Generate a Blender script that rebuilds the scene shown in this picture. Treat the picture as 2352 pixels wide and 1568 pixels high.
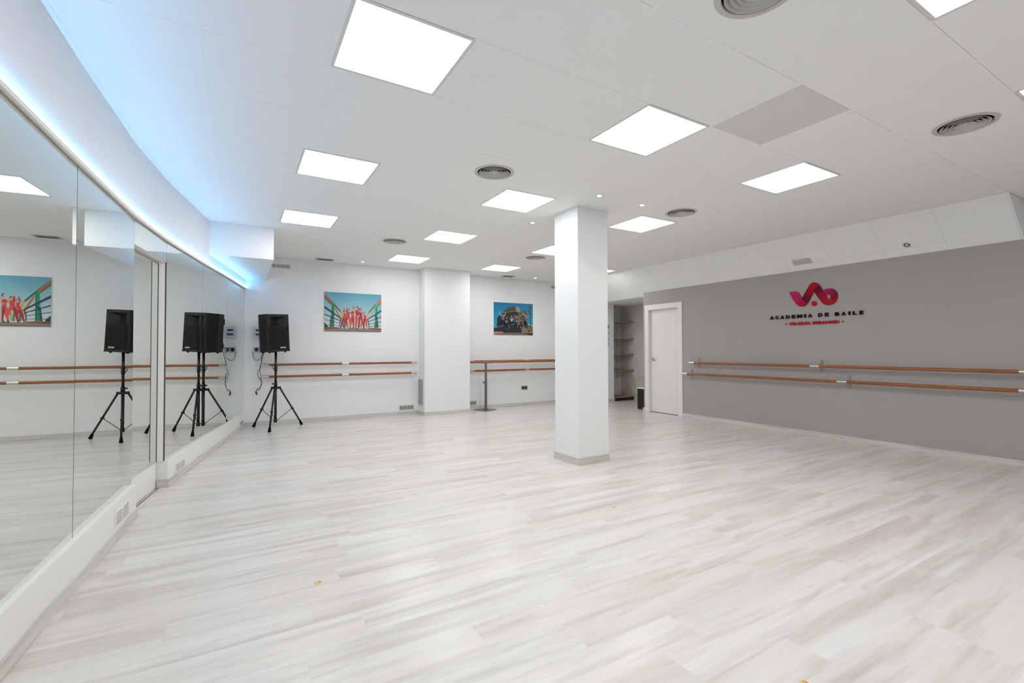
import bpy, math, random
import numpy as np
from mathutils import Vector, Matrix

for o in list(bpy.data.objects):
    bpy.data.objects.remove(o, do_unlink=True)
SC = bpy.context.scene
COL = SC.collection

# ------------------------------------------------------------------ camera, world, exposure
CZ = 1.24                      # eye height
CE = 2.793                     # ceiling height
YAW, PITCH, ROLL = math.radians(30.409), math.radians(0.985), math.radians(-0.104)
F_ = Vector((math.sin(YAW)*math.cos(PITCH), math.cos(YAW)*math.cos(PITCH), math.sin(PITCH)))
R_ = Vector((math.cos(YAW), -math.sin(YAW), 0))
U_ = R_.cross(F_)
R2 = R_*math.cos(ROLL) + U_*math.sin(ROLL)
U2 = U_*math.cos(ROLL) - R_*math.sin(ROLL)
cam_d = bpy.data.cameras.new('camera')
cam_d.sensor_fit = 'HORIZONTAL'; cam_d.sensor_width = 36.0
cam_d.lens = 1075.4/2352*36.0
cam_d.clip_start = 0.05; cam_d.clip_end = 100
cam = bpy.data.objects.new('camera', cam_d); COL.objects.link(cam)
cam.matrix_world = Matrix(((R2.x, U2.x, -F_.x, 0), (R2.y, U2.y, -F_.y, 0), (R2.z, U2.z, -F_.z, CZ), (0, 0, 0, 1)))
SC.camera = cam

w = bpy.data.worlds.new('world'); SC.world = w; w.use_nodes = True
w.node_tree.nodes['Background'].inputs[0].default_value = (0.8, 0.85, 0.9, 1)
w.node_tree.nodes['Background'].inputs[1].default_value = 0.02
SC.view_settings.view_transform = 'Standard'
SC.view_settings.look = 'None'
SC.view_settings.gamma = 1.0
SC.view_settings.use_curve_mapping = False
SC.view_settings.exposure = 0.2
SC.cycles.use_adaptive_sampling = True
SC.cycles.adaptive_threshold = 0.1
SC.cycles.max_bounces = 7
SC.cycles.diffuse_bounces = 4
SC.cycles.glossy_bounces = 5
PANEL_E = 9.3                  # glow of the ceiling panels
LED_E = 74.0                   # glow of the strip above the mirrors
SPOT_W = 5.0                   # small downlights

random.seed(7)
rng = np.random.RandomState(5)

# ------------------------------------------------------------------ helpers
def lin(c):
    return tuple((v/255/12.92 if v/255 <= 0.04045 else ((v/255+0.055)/1.055)**2.4) for v in c)

MATS = {}
def mat(name, rgb, rough=0.6, metal=0.0, spec=0.5, bump=0.0, bscale=60, var=0.0, vscale=3.0, emit=None, estr=0.0):
    m = bpy.data.materials.new(name); m.use_nodes = True
    nt = m.node_tree; b = nt.nodes['Principled BSDF']
    col = lin(rgb) + (1,)
    b.inputs['Base Color'].default_value = col
    b.inputs['Roughness'].default_value = rough
    b.inputs['Metallic'].default_value = metal
    b.inputs['Specular IOR Level'].default_value = spec
    geo = nt.nodes.new('ShaderNodeNewGeometry')
    if var:
        n = nt.nodes.new('ShaderNodeTexNoise'); n.inputs['Scale'].default_value = vscale; n.inputs['Detail'].default_value = 2
        nt.links.new(geo.outputs['Position'], n.inputs['Vector'])
        mx = nt.nodes.new('ShaderNodeMix'); mx.data_type = 'RGBA'
        mx.inputs[6].default_value = tuple(c*(1-var) for c in col[:3])+(1,)
        mx.inputs[7].default_value = tuple(min(1, c*(1+var)) for c in col[:3])+(1,)
        nt.links.new(n.outputs['Fac'], mx.inputs[0]); nt.links.new(mx.outputs[2], b.inputs['Base Color'])
    if bump:
        n = nt.nodes.new('ShaderNodeTexNoise'); n.inputs['Scale'].default_value = bscale; n.inputs['Detail'].default_value = 3
        nt.links.new(geo.outputs['Position'], n.inputs['Vector'])
        bp = nt.nodes.new('ShaderNodeBump'); bp.inputs['Strength'].default_value = bump; bp.inputs['Distance'].default_value = 0.002
        nt.links.new(n.outputs['Fac'], bp.inputs['Height']); nt.links.new(bp.outputs['Normal'], b.inputs['Normal'])
    if emit:
        b.inputs['Emission Color'].default_value = emit + (1,)
        b.inputs['Emission Strength'].default_value = estr
    MATS[name] = m
    return m

class MB:
    """collects faces, builds one mesh object"""
    def __init__(s): s.v = []; s.f = []; s.sm = []
    def add(s, vs, fs, smooth=False):
        o = len(s.v); s.v += [tuple(v) for v in vs]
        for f in fs:
            s.f.append([i+o for i in f]); s.sm.append(smooth)
        return s
    def box(s, x0, x1, y0, y1, z0, z1):
        vs = [(x, y, z) for z in (z0, z1) for y in (y0, y1) for x in (x0, x1)]
        return s.add(vs, [(0, 2, 3, 1), (4, 5, 7, 6), (0, 1, 5, 4), (2, 6, 7, 3), (0, 4, 6, 2), (1, 3, 7, 5)])
    def obox(s, c, ax, ay, az):
        c, ax, ay, az = map(Vector, (c, ax, ay, az))
        vs = [c+ax*i+ay*j+az*k for k in (-1, 1) for j in (-1, 1) for i in (-1, 1)]
        return s.add(vs, [(0, 2, 3, 1), (4, 5, 7, 6), (0, 1, 5, 4), (2, 6, 7, 3), (0, 4, 6, 2), (1, 3, 7, 5)])
    def cyl(s, p0, p1, r0, r1=None, n=16, caps=True):
        p0, p1 = Vector(p0), Vector(p1); r1 = r0 if r1 is None else r1
        d = (p1-p0).normalized(); a = d.orthogonal().normalized(); b = d.cross(a)
        vs = []
        for p, r in ((p0, r0), (p1, r1)):
            vs += [p+(a*math.cos(2*math.pi*i/n)+b*math.sin(2*math.pi*i/n))*r for i in range(n)]
        s.add(vs, [(i, (i+1) % n, n+(i+1) % n, n+i) for i in range(n)], True)
        if caps: s.add(vs, [tuple(range(n-1, -1, -1)), tuple(range(n, 2*n))])
        return s
    def tube(s, pts, r, n=8, closed_caps=True):
        pts = [Vector(p) for p in pts]; vs = []; a = None
        for i, p in enumerate(pts):
            d = (pts[min(i+1, len(pts)-1)]-pts[max(i-1, 0)]).normalized()
            a = d.orthogonal().normalized() if a is None else (a-d*a.dot(d)).normalized()
            b = d.cross(a)
            vs += [p+(a*math.cos(2*math.pi*k/n)+b*math.sin(2*math.pi*k/n))*r for k in range(n)]
        fs = [(j*n+i, j*n+(i+1) % n, (j+1)*n+(i+1) % n, (j+1)*n+i) for j in range(len(pts)-1) for i in range(n)]
        s.add(vs, fs, True)
        if closed_caps: s.add(vs, [tuple(range(n-1, -1, -1)), tuple(range((len(pts)-1)*n, len(pts)*n))])
        return s
    def lathe(s, prof, n=40, close=False):
        m = len(prof); vs = []
        for r, z in prof:
            vs += [(r*math.cos(2*math.pi*i/n), r*math.sin(2*math.pi*i/n), z) for i in range(n)]
        rows = range(m) if close else range(m-1)
        fs = [(j*n+i, j*n+(i+1) % n, ((j+1) % m)*n+(i+1) % n, ((j+1) % m)*n+i) for j in rows for i in range(n)]
        return s.add(vs, fs, False)
    def prism(s, poly, to3, d0, d1):
        """poly: 2D points; to3(u,v,d) -> 3D"""
        n = len(poly)
        vs = [to3(u, v, d0) for u, v in poly]+[to3(u, v, d1) for u, v in poly]
        return s.add(vs, [tuple(range(n-1, -1, -1)), tuple(range(n, 2*n))]+[(i, (i+1) % n, n+(i+1) % n, n+i) for i in range(n)])
    def build(s, name, m, parent=None, bevel=0.0, smooth=None, fixn=True):
        me = bpy.data.meshes.new(name); me.from_pydata(s.v, [], s.f); 
        me.polygons.foreach_set('use_smooth', s.sm if smooth is None else [smooth]*len(s.f))
        if m is not None: me.materials.append(m if not isinstance(m, str) else MATS[m])
        me.update()
        if fixn:
            import bmesh
            bm = bmesh.new(); bm.from_mesh(me); bmesh.ops.remove_doubles(bm, verts=bm.verts, dist=1e-5)
            bmesh.ops.recalc_face_normals(bm, faces=bm.faces)
            if bevel: 
                bmesh.ops.bevel(bm, geom=[e for e in bm.edges if e.is_manifold and e.calc_face_angle(0) > 0.6], offset=bevel, segments=2, affect='EDGES', profile=0.5)
            bm.to_mesh(me); bm.free()
        o = bpy.data.objects.new(name, me); COL.objects.link(o)
        if parent is not None: o.parent = parent
        return o

def tag(o, label=None, cat=None, group=None, kind=None):
    if label: o['label'] = label
    if cat: o['category'] = cat
    if group: o['group'] = group
    if kind: o['kind'] = kind
    return o
def thing(name, label, cat, loc=(0, 0, 0), rot=(0, 0, 0), group=None):
    o = bpy.data.objects.new(name, None); COL.objects.link(o)
    o.empty_display_size = 0.1
    o.location = loc; o.rotation_euler = rot
    return tag(o, label, cat, group)
def struct(o, label=None): return tag(o, label, None, None, 'structure')
def dup(root, label=None, loc=None, rot=None):
    r = root.copy(); COL.objects.link(r)
    if label: r['label'] = label
    if loc is not None: r.location = loc
    if rot is not None: r.rotation_euler = rot
    for ch in list(root.children):
        c = ch.copy(); COL.objects.link(c); c.parent = r
        for g in list(ch.children):
            d = g.copy(); COL.objects.link(d); d.parent = c
    return r
def clip_half(poly, nx, ny, c):
    """keep nx*x+ny*y >= c"""
    out = []
    for i in range(len(poly)):
        a, b = poly[i], poly[(i+1) % len(poly)]
        da, db = nx*a[0]+ny*a[1]-c, nx*b[0]+ny*b[1]-c
        if da >= 0: out.append(a)
        if (da >= 0) != (db >= 0):
            t = da/(da-db); out.append((a[0]+(b[0]-a[0])*t, a[1]+(b[1]-a[1])*t))
    return out

# ------------------------------------------------------------------ materials
mat('white_wall', (241, 241, 241), 0.75, spec=0.2, var=0.012, vscale=2)
mat('tile_white', (248, 248, 247), 0.9, spec=0.1, var=0.008, vscale=2)
mat('rail_white', (250, 250, 249), 0.9, spec=0.1)
mat('grey_wall', (173, 168, 164), 0.7, spec=0.25, var=0.035, vscale=3)
mat('white_lacquer', (240, 238, 235), 0.35, spec=0.4)
mat('door_white', (238, 234, 231), 0.45, spec=0.4)
mat('white_metal', (226, 225, 222), 0.4, spec=0.5)
mat('grey_metal', (202, 199, 194), 0.45, spec=0.5)
mat('panel_grey', (228, 224, 221), 0.7, spec=0.2)
mat('chrome', (205, 200, 192), 0.28, metal=1.0)
mat('steel_grey', (128, 130, 132), 0.42, metal=0.75)
mat('black_plastic', (20, 21, 22), 0.5, spec=0.45, bump=0.25, bscale=400)
mat('black_deep', (8, 8, 9), 0.7, spec=0.3, bump=0.3, bscale=600)
mat('black_metal', (14, 14, 15), 0.4, spec=0.5)
mat('black_rubber', (12, 12, 12), 0.8, spec=0.2)
mat('joint_grey', (196, 190, 184), 0.8, spec=0.1)
mat('bracket_grey', (150, 148, 146), 0.4, metal=0.6)
mat('dark_gap', (22, 22, 22), 0.9, spec=0.1)
mat('vent_dark', (112, 108, 103), 0.85, spec=0.1)
mat('vent_grey', (200, 197, 192), 0.6, spec=0.3)
mat('cable_dark', (52, 46, 46), 0.6)
mat('seam_brown', (88, 70, 60), 0.8)
mat('mirror_edge', (196, 214, 206), 0.25, spec=0.5)
mat('wood_trim', (243, 238, 232), 0.6, spec=0.3)
mat('sign_black', (8, 9, 12), 0.5, spec=0.12)
mat('sign_red', (196, 16, 44), 0.5, spec=0.15)
mat('badge_white', (225, 225, 225), 0.4)
mat('lcd_green', (62, 84, 76), 0.3)
mat('lcd_blue', (72, 84, 128), 0.4)
mat('thermo_white', (226, 228, 228), 0.4)
mat('plastic_clear', (214, 222, 228), 0.2, spec=0.5)
mat('socket_metal', (150, 148, 146), 0.35, metal=0.6)
mat('socket_silver', (196, 204, 212), 0.35, metal=0.4)
mat('yellow_paper', (222, 190, 110), 0.6)
mat('red_ink', (196, 70, 62), 0.6)
mat('lens_grey', (200, 194, 189), 0.35, spec=0.5)
mat('cab_black', (13, 11, 11), 0.35, spec=0.5)

m = bpy.data.materials.new('mirror'); m.use_nodes = True; MATS['mirror'] = m
b = m.node_tree.nodes['Principled BSDF']
b.inputs['Base Color'].default_value = (0.80, 0.825, 0.78, 1); b.inputs['Metallic'].default_value = 1.0; b.inputs['Roughness'].default_value = 0.0

def emis(name, rgb, strength):
    m = bpy.data.materials.new(name); m.use_nodes = True; nt = m.node_tree
    b = nt.nodes['Principled BSDF']
    b.inputs['Base Color'].default_value = (0.9, 0.9, 0.9, 1)
    b.inputs['Emission Color'].default_value = rgb+(1,); b.inputs['Emission Strength'].default_value = strength
    MATS[name] = m
emis('panel_glow', (0.978, 0.992, 1.0), PANEL_E)
emis('led_glow', (0.15, 0.53, 1.0), LED_E)
emis('spot_glow', (1.0, 0.97, 0.92), 30.0)

# --- laminate floor / skirting: pale washed wood, streaks along X (floor) or along local run
def wood_mat(name, c_light, c_mid, c_dark, stretch, rough, mixpow=1.0, attr=True):
    m = bpy.data.materials.new(name); m.use_nodes = True; MATS[name] = m
    nt = m.node_tree; b = nt.nodes['Principled BSDF']; L = nt.links.new
    geo = nt.nodes.new('ShaderNodeNewGeometry')
    at = nt.nodes.new('ShaderNodeAttribute'); at.attribute_name = 'prnd'
    sc = nt.nodes.new('ShaderNodeVectorMath'); sc.operation = 'MULTIPLY'; sc.inputs[1].default_value = stretch
    L(geo.outputs['Position'], sc.inputs[0])
    off = nt.nodes.new('ShaderNodeVectorMath'); off.operation = 'SCALE'; off.inputs[0].default_value = (37.0, 91.0, 13.0)
    L(at.outputs['Fac'], off.inputs['Scale'])
    ad = nt.nodes.new('ShaderNodeVectorMath'); ad.operation = 'ADD'
    L(sc.outputs[0], ad.inputs[0]); L(off.outputs[0], ad.inputs[1])
    def noise(scale, detail, rough_, dist=0.0):
        n = nt.nodes.new('ShaderNodeTexNoise'); n.inputs['Scale'].default_value = scale; n.inputs['Detail'].default_value = detail
        n.inputs['Roughness'].default_value = rough_; n.inputs['Distortion'].default_value = dist
        L(ad.outputs[0], n.inputs['Vector']); return n
    def ramp(n, stops):
        r = nt.nodes.new('ShaderNodeValToRGB')
        while len(r.color_ramp.elements) < len(stops): r.color_ramp.elements.new(0.5)
        for e, (p, c) in zip(r.color_ramp.elements, stops): e.position = p; e.color = c
        L(n.outputs['Fac'], r.inputs['Fac']); return r
    g = lambda v: (v, v, v, 1)
    n1 = noise(0.62, 3, 0.5, 0.25); r1 = ramp(n1, [(0.25, g(0)), (0.50, g(0.48)), (0.75, g(1))])
    mx = nt.nodes.new('ShaderNodeMix'); mx.data_type = 'RGBA'
    mx.inputs[6].default_value = lin(c_light)+(1,); mx.inputs[7].default_value = lin(c_mid)+(1,)
    L(r1.outputs[0], mx.inputs[0])
    n2 = noise(1.7, 6, 0.64, 0.2); r2 = ramp(n2, [(0.46, g(0)), (0.60, g(0.42)), (0.80, g(1.0))])
    mx2 = nt.nodes.new('ShaderNodeMix'); mx2.data_type = 'RGBA'; mx2.inputs[7].default_value = lin(c_dark)+(1,)
    L(mx.outputs[2], mx2.inputs[6]); L(r2.outputs[0], mx2.inputs[0])
    # fine grain
    n3 = noise(9.0, 2, 0.7, 0.0); r3 = ramp(n3, [(0.3, g(0.972)), (0.7, g(1.015))])
    mul = nt.nodes.new('ShaderNodeMix'); mul.data_type = 'RGBA'; mul.blend_type = 'MULTIPLY'; mul.inputs[0].default_value = 1.0
    L(mx2.outputs[2], mul.inputs[6]); L(r3.outputs[0], mul.inputs[7])
    # cool / warm tint per plank
    r4 = nt.nodes.new('ShaderNodeValToRGB'); r4.color_ramp.elements[0].color = (0.968, 0.98, 1.0, 1); r4.color_ramp.elements[1].color = (1.0, 0.968, 0.945, 1)
    e = r4.color_ramp.elements.new(0.5); e.color = (0.99, 0.982, 0.973, 1)
    n4 = noise(0.5, 2, 0.5, 0.0); mth = nt.nodes.new('ShaderNodeMath'); mth.operation = 'MULTIPLY_ADD'; mth.inputs[1].default_value = 2.6; mth.inputs[2].default_value = -0.8
    L(n4.outputs['Fac'], mth.inputs[0]); L(mth.outputs[0], r4.inputs['Fac'])
    mul2 = nt.nodes.new('ShaderNodeMix'); mul2.data_type = 'RGBA'; mul2.blend_type = 'MULTIPLY'; mul2.inputs[0].default_value = 1.0
    L(mul.outputs[2], mul2.inputs[6]); L(r4.outputs[0], mul2.inputs[7])
    L(mul2.outputs[2], b.inputs['Base Color'])
    b.inputs['Roughness'].default_value = rough
    b.inputs['Specular IOR Level'].default_value = 0.45
    return m
wood_mat('laminate', (232, 229, 226), (216, 209, 202), (186, 176, 165), (0.50, 6.0, 1.0), 0.28)
wood_mat('skirting_wood', (226, 223, 219), (211, 206, 200), (184, 178, 169), (0.9, 0.9, 20.0), 0.42)
wood_mat('barre_wood', (170, 108, 62), (148, 86, 46), (114, 62, 36), (2.0, 2.0, 45.0), 0.38)
wood_mat('shelf_wood', (188, 148, 122), (172, 130, 104), (140, 100, 78), (1.2, 9.0, 9.0), 0.5)

# stained niche wall
m = bpy.data.materials.new('stained_wall'); m.use_nodes = True; MATS['stained_wall'] = m
nt = m.node_tree; b = nt.nodes['Principled BSDF']; b.inputs['Roughness'].default_value = 0.8
geo = nt.nodes.new('ShaderNodeNewGeometry'); n = nt.nodes.new('ShaderNodeTexNoise'); n.inputs['Scale'].default_value = 3.2; n.inputs['Detail'].default_value = 6
nt.links.new(geo.outputs['Position'], n.inputs['Vector'])
sep = nt.nodes.new('ShaderNodeSeparateXYZ'); nt.links.new(geo.outputs['Position'], sep.inputs[0])
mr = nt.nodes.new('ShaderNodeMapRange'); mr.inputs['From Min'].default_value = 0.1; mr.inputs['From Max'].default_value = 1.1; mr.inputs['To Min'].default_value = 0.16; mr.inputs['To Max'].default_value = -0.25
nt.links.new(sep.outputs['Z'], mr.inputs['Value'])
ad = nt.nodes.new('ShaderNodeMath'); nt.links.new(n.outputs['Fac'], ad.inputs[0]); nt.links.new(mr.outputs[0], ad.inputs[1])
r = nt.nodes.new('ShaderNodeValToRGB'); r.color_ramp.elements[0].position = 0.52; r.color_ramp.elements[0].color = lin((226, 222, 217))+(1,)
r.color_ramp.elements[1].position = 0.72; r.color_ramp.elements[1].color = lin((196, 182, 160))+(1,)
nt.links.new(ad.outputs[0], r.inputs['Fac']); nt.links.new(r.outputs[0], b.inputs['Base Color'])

def set_prnd(o, val):
    a = o.data.attributes.new('prnd', 'FLOAT', 'POINT')
    a.data.foreach_set('value', [val]*len(o.data.vertices))

# ------------------------------------------------------------------ plan of the mirror wall (X as a function of Y), bends gently into the room
YB = -2.6                                  # wall behind the viewpoint
MIR = [(-1.0435, YB), (-0.746, 3.335), (-0.6736, 4.470), (-0.563, 5.290), (-0.349, 6.445), (-0.126, 7.556), (0.100, 8.750)]
def off_line(line, d):
    """shift a plan polyline towards the room (+X side)"""
    out = []
    for i, p in enumerate(line):
        a = Vector(line[max(i-1, 0)]); c = Vector(line[min(i+1, len(line)-1)]); t = (c-a).normalized()
        out.append((p[0]+t.y*d, p[1]-t.x*d))
    return out
def sub_line(line, y0, y1):
    ys = [p[1] for p in line]; xs = [p[0] for p in line]
    fx = lambda y: float(np.interp(y, ys, xs))
    return [(fx(y0), y0)]+[p for p in line if y0+1e-4 < p[1] < y1-1e-4]+[(fx(y1), y1)]
def wall_x(y): return float(np.interp(y, [p[1] for p in MIR], [p[0] for p in MIR]))
def strip(line, d0, d1, z0, z1):
    """solid running along a plan polyline, between offsets d0,d1 and heights z0,z1"""
    a, c = off_line(line, d0), off_line(line, d1); n = len(line)
    vs = [(x, y, z0) for x, y in a]+[(x, y, z0) for x, y in c]+[(x, y, z1) for x, y in a]+[(x, y, z1) for x, y in c]
    fs = []
    for i in range(n-1):
        fs += [(i, i+1, n+i+1, n+i), (2*n+i, 3*n+i, 3*n+i+1, 2*n+i+1), (i, 2*n+i, 2*n+i+1, i+1), (n+i, n+i+1, 3*n+i+1, 3*n+i)]
    fs += [(0, n, 3*n, 2*n), (n-1, 3*n-1, 4*n-1, 2*n-1)]
    return MB().add(vs, fs)

# half planes of the (convex) room side of the mirror wall
HALF = []
for (x0, y0), (x1, y1) in zip(MIR[:-1], MIR[1:]):
    dx, dy = x1-x0, y1-y0; l = math.hypot(dx, dy); nx, ny = dy/l, -dx/l
    HALF.append((nx, ny, nx*x0+ny*y0))

XR = 7.075          # grey wall face
XS = 6.590          # where the sloped soffit meets the ceiling
ZG = 2.382          # top of the grey paint
YS = 1.488          # near end of the sloped soffit
YN = 6.800          # far end of the grey wall, niche beyond
YBK, YPI, YAL, YPR, YNI = 8.75, 8.42, 8.83, 8.40, 8.90
XP0, XP1, XQ0, XQ1, XNI = 3.04, 3.975, 6.90, 7.745, 8.45

# ------------------------------------------------------------------ floor: laminate planks along X
floor = struct(MB().box(-1.3, 8.7, YB-.1, 9.1, -0.08, -0.004).build('floor', 'joint_grey'))
PW, PLN = 0.19, 1.285
known = {}   # joint positions read on the photographed floor, by row
def row_of(y): return int(math.floor((y-2.683)/PW+1e-6))
for y, x in ((2.77, .49), (2.4, .314), (2.02, .249), (1.83, .915), (2.58, 1.02), (1.25, 1.51), (1.07, 2.04), (.88, 2.71)):
    known[row_of(y)] = x
far_v, far_f, far_r = [], [], []
r0, r1 = row_of(YB), row_of(8.89)
near_planks = []
for r in range(r0, r1+1):
    y0, y1 = 2.683+r*PW, 2.683+(r+1)*PW
    x = known.get(r, random.uniform(0, PLN)); x -= PLN*math.ceil((x+1.3)/PLN)
    while x < 8.5:
        poly = [(x, y0), (x+PLN, y0), (x+PLN, y1), (x, y1)]
        for nx, ny, c in HALF: poly = clip_half(poly, nx, ny, c-0.06) if len(poly) > 2 else poly
        xm = XR+0.02 if y1 < YN else XNI+.02
        if len(poly) > 2: poly = clip_half(poly, -1, 0, -xm)
        if len(poly) > 2: poly = clip_half(poly, 0, -1, -(YNI+.02))
        x += PLN
        if len(poly) < 3: continue
        g = 0.00005
        cx = sum(p[0] for p in poly)/len(poly); cy = sum(p[1] for p in poly)/len(poly)
        top = [(px-math.copysign(g, px-cx), py-math.copysign(g, py-cy)) for px, py in poly]
        rnd = random.random()
        dcam = math.hypot(cx, cy)
        infront = (cx*F_.x+cy*F_.y) > 0.2
        near_planks.append((dcam if infront else 99, top, rnd))
near_planks.sort(key=lambda t: t[0])
count = 0
for d, poly, rnd in near_planks:
    n = len(poly); bv = 0.0006
    cx = sum(p[0] for p in poly)/n; cy = sum(p[1] for p in poly)/n
    inn = [(px-math.copysign(bv, px-cx), py-math.copysign(bv, py-cy)) for px, py in poly]
    vs = [(px, py, -0.0038) for px, py in poly]+[(px, py, -bv*.25) for px, py in poly]+[(px, py, 0.0) for px, py in inn]
    fs = [tuple(range(2*n, 3*n))]+[(i, (i+1) % n, n+(i+1) % n, n+i) for i in range(n)]+[(n+i, n+(i+1) % n, 2*n+(i+1) % n, 2*n+i) for i in range(n)]
    if count < 230 and d < 8.0:
        o = MB().add(vs, fs).build('plank', 'laminate', floor, fixn=False); set_prnd(o, rnd); count += 1
    else:
        k = len(far_v); far_v += vs; far_f += [[i+k for i in f] for f in fs]; far_r += [rnd]*len(vs)
o = MB().add(far_v, far_f).build('far_planks', 'laminate', floor, fixn=False)
a = o.data.attributes.new('prnd', 'FLOAT', 'POINT'); a.data.foreach_set('value', far_r)
tag(o, kind='stuff')

# ------------------------------------------------------------------ ceiling: tiles hung in rails
TX0, TY0, TP = 0.425, 2.09, 0.6025
ceiling = struct(MB().box(-1.3, 8.7, YB-.1, 9.1, CE+0.12, CE+0.2).build('ceiling', 'tile_white'))
def cell(i, j): return TX0+i*TP, TY0+j*TP
LIGHTS = {(0, 0), (0, 3), (0, 6), (3, -3), (3, 0), (3, 3), (3, 6), (3, 9), (6, -3), (6, 0), (6, 3), (6, 6), (6, 9), (9, 8), (0, -3), (0, -6), (3, -6), (6, -6)}
DIFFS = {(2, -2): 'd1', (6, -2): 'd2', (2, 2): 'd3', (6, 2): 'd4', (2, 7): 'd5', (6, 7): 'd6'}
g = 0.0008; bv = 0.0014
def tile_poly(poly, name='tile', m='tile_white'):
    n = len(poly); cx = sum(p[0] for p in poly)/n; cy = sum(p[1] for p in poly)/n
    ins = lambda d: [(px-math.copysign(d, px-cx), py-math.copysign(d, py-cy)) for px, py in poly]
    a, c = ins(g), ins(g+bv)
    vs = [(x, y, CE+.015) for x, y in a]+[(x, y, CE+bv) for x, y in a]+[(x, y, CE) for x, y in c]
    fs = [tuple(range(3*n-1, 2*n-1, -1))]+[(i, n+i, n+(i+1) % n, (i+1) % n) for i in range(n)]+[(n+i, 2*n+i, 2*n+(i+1) % n, n+(i+1) % n) for i in range(n)]
    return MB().add(vs, fs).build(name, m, ceiling, fixn=False)
std = None
for i in range(-3, 12):
    for j in range(-8, 12):
        if (i, j) in LIGHTS: continue
        x, y = cell(i, j)
        poly = [(x, y), (x+TP, y), (x+TP, y+TP), (x, y+TP)]
        full = True
        for nx, ny, c in HALF:
            q = clip_half(poly, nx, ny, c+0.004) if len(poly) > 2 else []
            if len(q) != len(poly) or any(p not in poly for p in q): full = False
            poly = q
        if len(poly) < 3: continue
        xm = XS if y+TP > YS+.01 else XR
        q = clip_half(poly, -1, 0, -xm); full &= (q == poly); poly = q
        if len(poly) < 3: continue
        q = clip_half(poly, 0, -1, -YAL); full &= (q == poly); poly = q
        if len(poly) < 3: continue
        q = clip_half(poly, 0, 1, YB); full &= (q == poly); poly = q
        if len(poly) < 3: continue
        if (i, j) in DIFFS:      # tile with a round hole for the diffuser
            cx, cy = x+TP/2, y+TP/2; n = 48; vs = []
            for k in range(n):
                t = 2*math.pi*k/n; ct, st = math.cos(t), math.sin(t); s = (TP/2-g)/max(abs(ct), abs(st))
                vs += [(cx+ct*s, cy+st*s, CE), (cx+ct*.165, cy+st*.165, CE), (cx+ct*.165, cy+st*.165, CE+.015), (cx+ct*s, cy+st*s, CE+.015)]
            fs = []
            for k in range(n):
                a0, b0 = 4*k, 4*((k+1) % n)
                fs += [(a0, b0, b0+1, a0+1), (a0+1, b0+1, b0+2, a0+2), (a0, a0+3, b0+3, b0)]
            MB().add(vs, fs).build('tile', 'tile_white', ceiling)
        elif (i, j) == (4, -1):
            tag(tile_poly(poly, 'tile', 'panel_grey'), 'plain warm grey metal access panel among the white tiles')
        elif full:
            if std is None: std = tile_poly(poly); sx, sy = x, y
            else:
                o = std.copy(); COL.objects.link(o); o.parent = ceiling; o.location = (x-sx, y-sy, 0)
        else: tile_poly(poly)
# rails: wide runners along Y, narrow ones hidden behind the cross joints
for i in range(-2, 12):
    x = TX0+i*TP
    if x > XR-.03: continue
    y0 = YB; y1 = YBK if x < XP0 else YAL
    if x > XS-.02: y1 = YS
    for nx, ny, c in HALF:        # start of the rail at the mirror wall
        if nx*x+ny*y1 < c: y1 = min(y1, (c-nx*x)/ny)
    if y1-y0 < .3: continue
    segs = []; cur = y0
    MB().box(x-.012, x+.012, y0, y1, CE-.0009, CE+.012).build('runner', 'rail_white', ceiling)
for j in range(-8, 12):
    y = TY0+j*TP
    if y < YB+.05 or y > YAL-.05: continue
    MB().box(wall_x(min(y, 8.7))+.03, XS-.02 if y > YS-.01 else XR, y-.012, y+.012, CE+.004, CE+.012).build('cross_rail', 'rail_white', ceiling)
# edge trim where ceiling meets the mirror-side fascia
strip(sub_line(MIR, YB, 6.66), 0.009, 0.034, CE-.004, CE).build('edge_trim', 'rail_white', ceiling)

# ------------------------------------------------------------------ mirror side: wall, fascia, low wall, mirrors, sliding door
ZM0, ZM1 = 0.246, 2.232
wl = struct(strip(MIR, -0.30, -0.16, 0, CE+.12).build('wall_left', 'white_wall'))
# soft bend in the fascia
def soft(line, r=0.35, n=5):
    out = [line[0]]
    for a, p, c in zip(line[:-2], line[1:-1], line[2:]):
        a, p, c = Vector(a), Vector(p), Vector(c)
        q0 = p+(a-p).normalized()*min(r, (a-p).length*.45); q1 = p+(c-p).normalized()*min(r, (c-p).length*.45)
        for k in range(n+1):
            t = k/n; v = q0*(1-t)**2+p*2*t*(1-t)+q1*t*t; out.append((v.x, v.y))
    return out+[line[-1]]
FAS = soft(MIR)
strip(FAS, -0.16, 0.008, ZM1+.004, CE).build('fascia', 'white_wall', wl)
# cove profile with a little lip, LED tape lying behind the lip
strip(FAS, 0.0085, 0.023, ZM1-.001, ZM1+.020).build('cove_trim', 'wood_trim', wl)
led = strip(FAS, 0.0135, 0.0205, ZM1+.0203, ZM1+.0220).build('led_strip', 'led_glow')
tag(led, 'glowing blue-white LED strip running along the top of the mirrors', 'led strip')

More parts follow.
